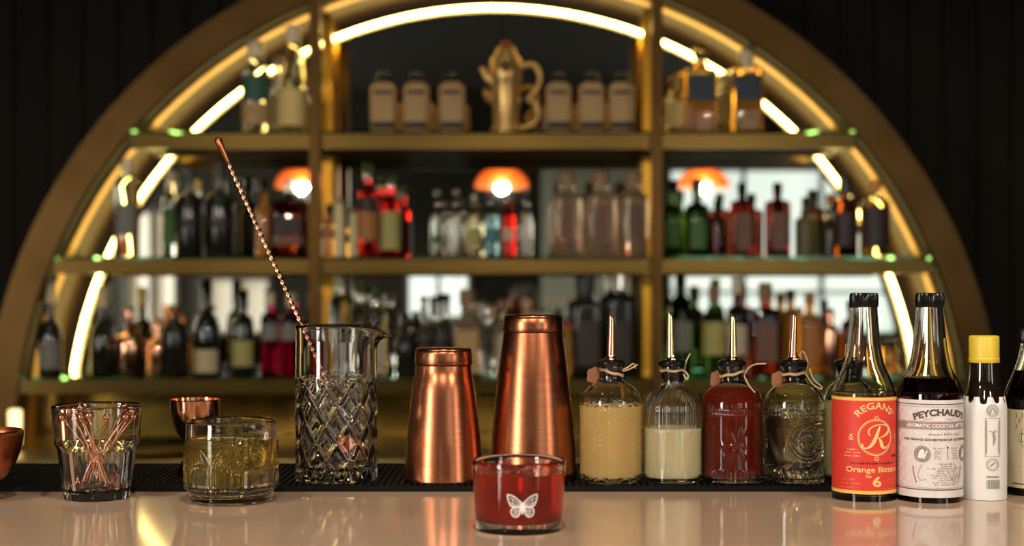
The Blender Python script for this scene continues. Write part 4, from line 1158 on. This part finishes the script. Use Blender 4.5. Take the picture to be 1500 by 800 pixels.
bb(B_, 735, 22, 440, 482, 466, 9, 12, 'tan', 'cork', [(490, 540, 'pale', .7)], 'small pinkish bottle behind the edge of the tall shaker', D=4.47)
bb(B_, 832, 16, 474, 500, 490, 8, 8, 'amber', 'red', None, 'small orange bottle right of the tall shaker')
bb(B_, 861, 46, 398, 452, 438, 16, 26, 'black', 'black', [(470, 535, 'dark', .7)], 'wide dark bottle above the golden juice pourer', sq=4, sy=.7)
bb(B_, 911, 40, 402, 444, 430, 15, 22, 'black', 'silver', [(470, 535, 'dark', .7)], 'second wide dark bottle, nearer the right post', sq=4, sy=.7)
bb(B_, 997, 34, 398, 462, 428, 12, 30, 'green', 'black', [(470, 515, 'grey', .6)], 'green wine bottle between the right post and the pale mirror gap')
bb(B_, 1046, 34, 418, 470, 452, 13, 24, 'green', 'brown' if False else 'cork', [(472, 520, 'yellow', .85)], 'green bottle with yellow label above the dark red syrup')
bb(B_, 1080, 30, 406, 462, 446, 13, 24, 'brown', 'foil', [(476, 520, 'pale', .8)], 'brown bottle with pale label beside the amber square bottle')
bb(B_, 1121, 44, 414, 458, 450, 16, 24, 'redbrown', 'cork', [(475, 530, 'brown', .7)], 'square amber-red bottle with cork stopper above the clear syrup', sq=6, sy=.7)
bb(B_, 1158, 30, 424, 466, 452, 11, 16, 'amber', 'black', None, 'amber bottle behind the clear syrup spout', D=4.47)
bb(B_, 1186, 34, 430, 470, 458, 12, 16, 'amber', 'amber', [(480, 530, 'rust', .6)], 'orange-amber bottle just right of the clear syrup spout')
bb(B_, 1216, 26, 452, 486, 474, 10, 12, 'copper', 'copper', None, 'copper flask behind the neck of the red-labelled bitters', name='flask', cat='flask')
bb(B_, 1300, 30, 498, 516, 508, 22, 10, 'amber', 'black', None, 'low amber jar between the two tall bitters bottles', name='jar', cat='jar')
bb(B_, 1246, 28, 440, 480, 466, 10, 14, 'brown', 'black', None, 'brown bottle seen through the red-labelled bitters neck', D=4.47)

# bronze trays and a glowing shape added for a light-tube reflection, on the back counter
g = Px(225, 4.08, AZ)
t = lathe('serving_tray', [(0, 0), (g.r(95), 0), (g.r(110), .022), (g.r(108), .023), (g.r(93), .003), (0, .003)], BRASSP, None, (X_(240, 4.08), 4.08, AZ), n=64)
tag(t, 'round brass tray lying on the back counter behind the tumblers', 'tray')
REFLGLOW = mat('reflected_light', (1, .9, .7), .5, emit=(1, .72, .33), es=1.7)
g = Px(22, 4.15, AZ)
t = thing('reflected_glow', 'small glowing candle lamp on the back counter behind the copper bowl', 'lamp', g.loc())
lathe('base', [(0, 0), (g.r(17), 0), (g.r(17), .012), (g.r(13), .016), (0, .016)], BRASSP, t, n=32)
lathe('glow_column', [(0, .016), (g.r(9), .016), (g.r(9.5), .05), (g.r(10), g.z(603)), (g.r(8), g.z(600)), (0, g.z(599))], REFLGLOW, t, n=32)

# ================================================================== LAMPS
def pendant(px, label):
    Dv = 9.7; y = 2 * 4.67 - Dv; x = X_(px, Dv); z = Z_(262, Dv)
    t = thing('pendant_lamp', label, 'pendant lamp', (x, y, z), 'amber pendant lamps over the seats')
    AG = mat('amber_glass_shade', (0.85, 0.27, 0.03), .45, emit=(1.0, .20, .02), es=.18, trans=.85)
    o_ = [(.178, -.055), (.165, -.01), (.13, .035), (.08, .06), (.03, .07)]
    lathe('lamp_shade', o_ + [(r - .004, z_ - .004) for r, z_ in o_][::-1], AG, t, n=40, closed=True, disp=lambda a, z, i: .004 * math.cos(a * 16))
    BU = mat('bulb_glow', (1, .9, .7), .4, emit=(1.0, .62, .25), es=18)
    lathe('bulb', [(0, -.03), (.017, -.026), (.024, -.01), (.02, .008), (.013, .02), (.013, .03), (0, .03)], BU, t, n=20)
    l = bpy.data.lights.new('bulb_light', 'POINT'); l.energy = 42; l.color = (1.0, .87, .71); l.shadow_soft_size = .034
    lo = bpy.data.objects.new('bulb_light', l); COL.objects.link(lo); lo.parent = t; lo.location = (0, 0, -.058)
    lathe('socket', [(0, .02), (.017, .02), (.017, .075), (.01, .09), (0, .09)], BRASSD, t, n=20)
    tube('cord', [(0, 0, .085), (0, 0, RZ - z)], .004, BLACKP, t, n=8)
    return t
pendant(735, 'amber pendant lamp reflected above the middle shelf centre')
pendant(1030, 'amber pendant lamp reflected above the green gin bottles')
pendant(443, 'amber pendant lamp reflected beside the left post')

def added_spot(x, y, en, size, col, label, tilt=None):  # unseen ceiling spots added to brighten bar, bottles, person and rear wall
    t = thing('added_spot', label, 'ceiling light', (x, y, RZ), 'recessed downlights above the bar')
    lathe('trim', [(.05, 0), (.085, 0), (.085, -.006), (.06, -.008), (.05, -.004)], BRASSD, t, n=32, closed=True)
    l = bpy.data.lights.new('added_spot_beam', 'SPOT'); l.energy = en; l.color = col; l.shadow_soft_size = size; l.spot_size = math.radians(70); l.spot_blend = .7
    lo = bpy.data.objects.new('added_spot_beam', l); COL.objects.link(lo); lo.parent = t; lo.location = (0, 0, -.012)
    if tilt: lo.rotation_euler = tilt
for x, n_ in ((-1.1, 'first'), (0.0, 'second'), (1.1, 'third')):
    added_spot(x, .75, 70, .05, (1.0, .86, .68), 'recessed ceiling downlight over the bar, %s along it' % n_, (math.radians(14), 0, 0))
for x, n_ in ((-1.0, 'left end'), (1.0, 'right end')):
    added_spot(x, 3.2, 20, .04, (1.0, .80, .52), 'recessed ceiling downlight aimed at the arch, %s' % n_, (math.radians(26), 0, 0))
for x, n_ in ((-1.9, 'left'), (-.5, 'centre-left'), (.5, 'centre-right'), (1.9, 'right')):
    added_spot(x, 2.3, 17, .018, (1.0, .92, .8), 'small recessed ceiling downlight over the service aisle, %s one' % n_, (math.radians(38), 0, 0))
added_spot(.35, -.25, 60, .04, (1.0, .88, .72), 'recessed ceiling downlight over the seat of the person in black', (math.radians(-26), 0, 0))
for x, n_ in ((-1.5, 'curtained window'), (2.2, 'sage door')):
    added_spot(x, -3.0, 150, .08, (1.0, .9, .75), 'recessed ceiling downlight over the room near the %s' % n_, (math.radians(-20), 0, 0))

# ================================================================== PERSON IN THE ROOM (seen in the mirror)
SKIN = mat('skin', (0.50, 0.30, 0.21), .5, sss=.05); CLOTH = mat('black_cotton', (0.012, 0.012, 0.013), .85); HAIR = mat('dark_hair', (0.012, 0.008, 0.006), .5)
def skinned(name, pts, edges, rad, m, parent, root=0, sub=2):
    me = bpy.data.meshes.new(name); me.from_pydata(pts, edges, []); me.materials.append(m)
    o = bpy.data.objects.new(name, me); COL.objects.link(o); o.parent = parent
    o.modifiers.new('skin', 'SKIN')
    sv = me.skin_vertices[0].data if me.skin_vertices else None
    if sv is None:
        bm = bmesh.new(); bm.from_mesh(me); bm.verts.layers.skin.verify(); bm.to_mesh(me); bm.free(); sv = me.skin_vertices[0].data
    for i, r in enumerate(rad): sv[i].radius = r if isinstance(r, tuple) else (r, r); sv[i].use_root = (i == root)
    s_ = o.modifiers.new('sub', 'SUBSURF'); s_.levels = sub; s_.render_levels = sub
    bpy.context.view_layer.update()
    dg = bpy.context.evaluated_depsgraph_get()
    nm = bpy.data.meshes.new_from_object(o.evaluated_get(dg)); o.modifiers.clear(); o.data = nm
    nm.polygons.foreach_set('use_smooth', [True] * len(nm.polygons))
    return o
pt = thing('person', 'person in black seated on a stool facing the bar, reflected above the tall shaker', 'person', (.10, -1.30, 0), rz=.25)
# facing +y; seat height .50; head centre 1.27
P = [(0, 0, .56), (0, -.01, .70), (0, 0, .88), (0, 0, 1.02), (0, .01, 1.09), (0, .02, 1.16), (0, .035, 1.26), (0, .03, 1.335),   # 0-7 pelvis..head
     (.10, 0, .55), (.12, .42, .56), (.12, .40, .10), (.12, .46, .05), (.12, .60, .04),      # 8-12 right leg
     (-.10, 0, .55), (-.12, .42, .56), (-.12, .40, .10), (-.12, .46, .05), (-.12, .60, .04),  # 13-17
     (.17, 0, 1.00), (.22, .04, .76), (.15, .26, .66), (.13, .33, .65),                       # 18-21 arm
     (-.17, 0, 1.00), (-.22, .04, .76), (-.15, .26, .66), (-.13, .33, .65)]                   # 22-25
E = [(0, 1), (1, 2), (2, 3), (3, 4), (4, 5), (5, 6), (6, 7), (0, 8), (8, 9), (9, 10), (10, 11), (11, 12), (0, 13), (13, 14), (14, 15), (15, 16), (16, 17),
     (3, 18), (18, 19), (19, 20), (20, 21), (3, 22), (22, 23), (23, 24), (24, 25)]
Rd = [(.15, .11), (.13, .10), (.15, .11), (.13, .09), .055, .052, (.075, .095), (.06, .075), .09, .065, .045, .045, .035, .09, .065, .045, .045, .035,
      .06, .045, .034, .03, .06, .045, .034, .03]
body = skinned('body', P, E, Rd, SKIN, pt)
E2 = [e for e in E if e not in ((5, 6), (6, 7), (4, 5), (3, 4), (10, 11), (11, 12), (15, 16), (16, 17), (20, 21), (24, 25))]
keep = sorted({i for e in E2 for i in e}); mp_ = {i: k_ for k_, i in enumerate(keep)}
def up(r): return tuple(q_ + .014 for q_ in r) if isinstance(r, tuple) else r + .014
cl = skinned('black_clothing', [P[i] for i in keep], [(mp_[a], mp_[b]) for a, b in E2], [up(Rd[i]) for i in keep], CLOTH, pt)
for sx in (-1, 1):
    hx = .13 * sx; hb = (hx, .33, .65)
    fp = [hb, (hx, .38, .645)] ; fe = [(0, 1)]; fr_ = [(.03, .02), (.035, .014)]
    for k, (dx, ln) in enumerate(((-.03, .05), (-.01, .058), (.01, .055), (.03, .042))):
        i0 = len(fp); fp += [(hx + dx, .40, .645), (hx + dx, .40 + ln * .6, .635), (hx + dx, .40 + ln, .618)]; fe += [(1, i0), (i0, i0 + 1), (i0 + 1, i0 + 2)]; fr_ += [.009, .0085, .0075]
    i0 = len(fp); fp += [(hx - .035 * sx, .365, .64), (hx - .055 * sx, .39, .63)]; fe += [(0, i0), (i0, i0 + 1)]; fr_ += [.012, .009]
    skinned('hand', fp, fe, fr_, SKIN, pt, sub=1)
# hair cap, face features
V, Fc = lathe_data([(0, .125), (.05, .118), (.088, .08), (.10, .03), (.098, -.02), (.085, -.06), (.07, -.065), (.088, -.02), (.09, .03), (.075, .08), (0, .11)], 40)
V = [(x_, y_ * 1.12, z_ + (-.03 * (y_ < 0)) + (.055 if y_ > .045 and z_ < .05 else 0)) for x_, y_, z_ in V]
h = fixn(link('hair', V, Fc, HAIR, pt)); h.location = (0, .022, 1.285)
lathe('nose', [(0, .03), (.006, .022), (.012, 0), (.008, -.006), (0, -.007)], SKIN, pt, (0, .125, 1.265), n=12)
for sx in (-1, 1):
    V, Fc = lathe_data([(0, -.011), (.008, -.008), (.011, 0), (.008, .008), (0, .011)], 12)
    e = link('eye', V, Fc, mat('eye_white', (.7, .68, .65), .2), pt); e.location = (.031 * sx, .105, 1.29)
    V, Fc = lathe_data([(0, -.03), (.010, -.02), (.014, .005), (.010, .028), (0, .032)], 12)
    e = link('ear', V, Fc, SKIN, pt); e.location = (.083 * sx, .03, 1.275)
V, Fc = lathe_data([(0, -.006), (.02, -.004), (.026, 0), (.02, .004), (0, .006)], 16, sy=.5)
e = link('mouth', V, Fc, mat('lips', (.42, .14, .11), .4), pt); e.location = (0, .112, 1.225)
st = thing('bar_stool', 'round-topped stool under the person in black', 'stool', (.10, -1.32, 0))
lathe('seat', [(0, .40), (.17, .40), (.18, .41), (.18, .43), (.16, .445), (0, .45)], mat('stool_leather', (.05, .025, .015), .4), st, n=40)
for k in range(4):
    a = PI / 4 + k * PI / 2; tube('leg', [(.10 * math.cos(a), .10 * math.sin(a), .40), (.17 * math.cos(a), .17 * math.sin(a), .0)], .012, BRASSD, st)

# deck: name every light / helper sensibly; done
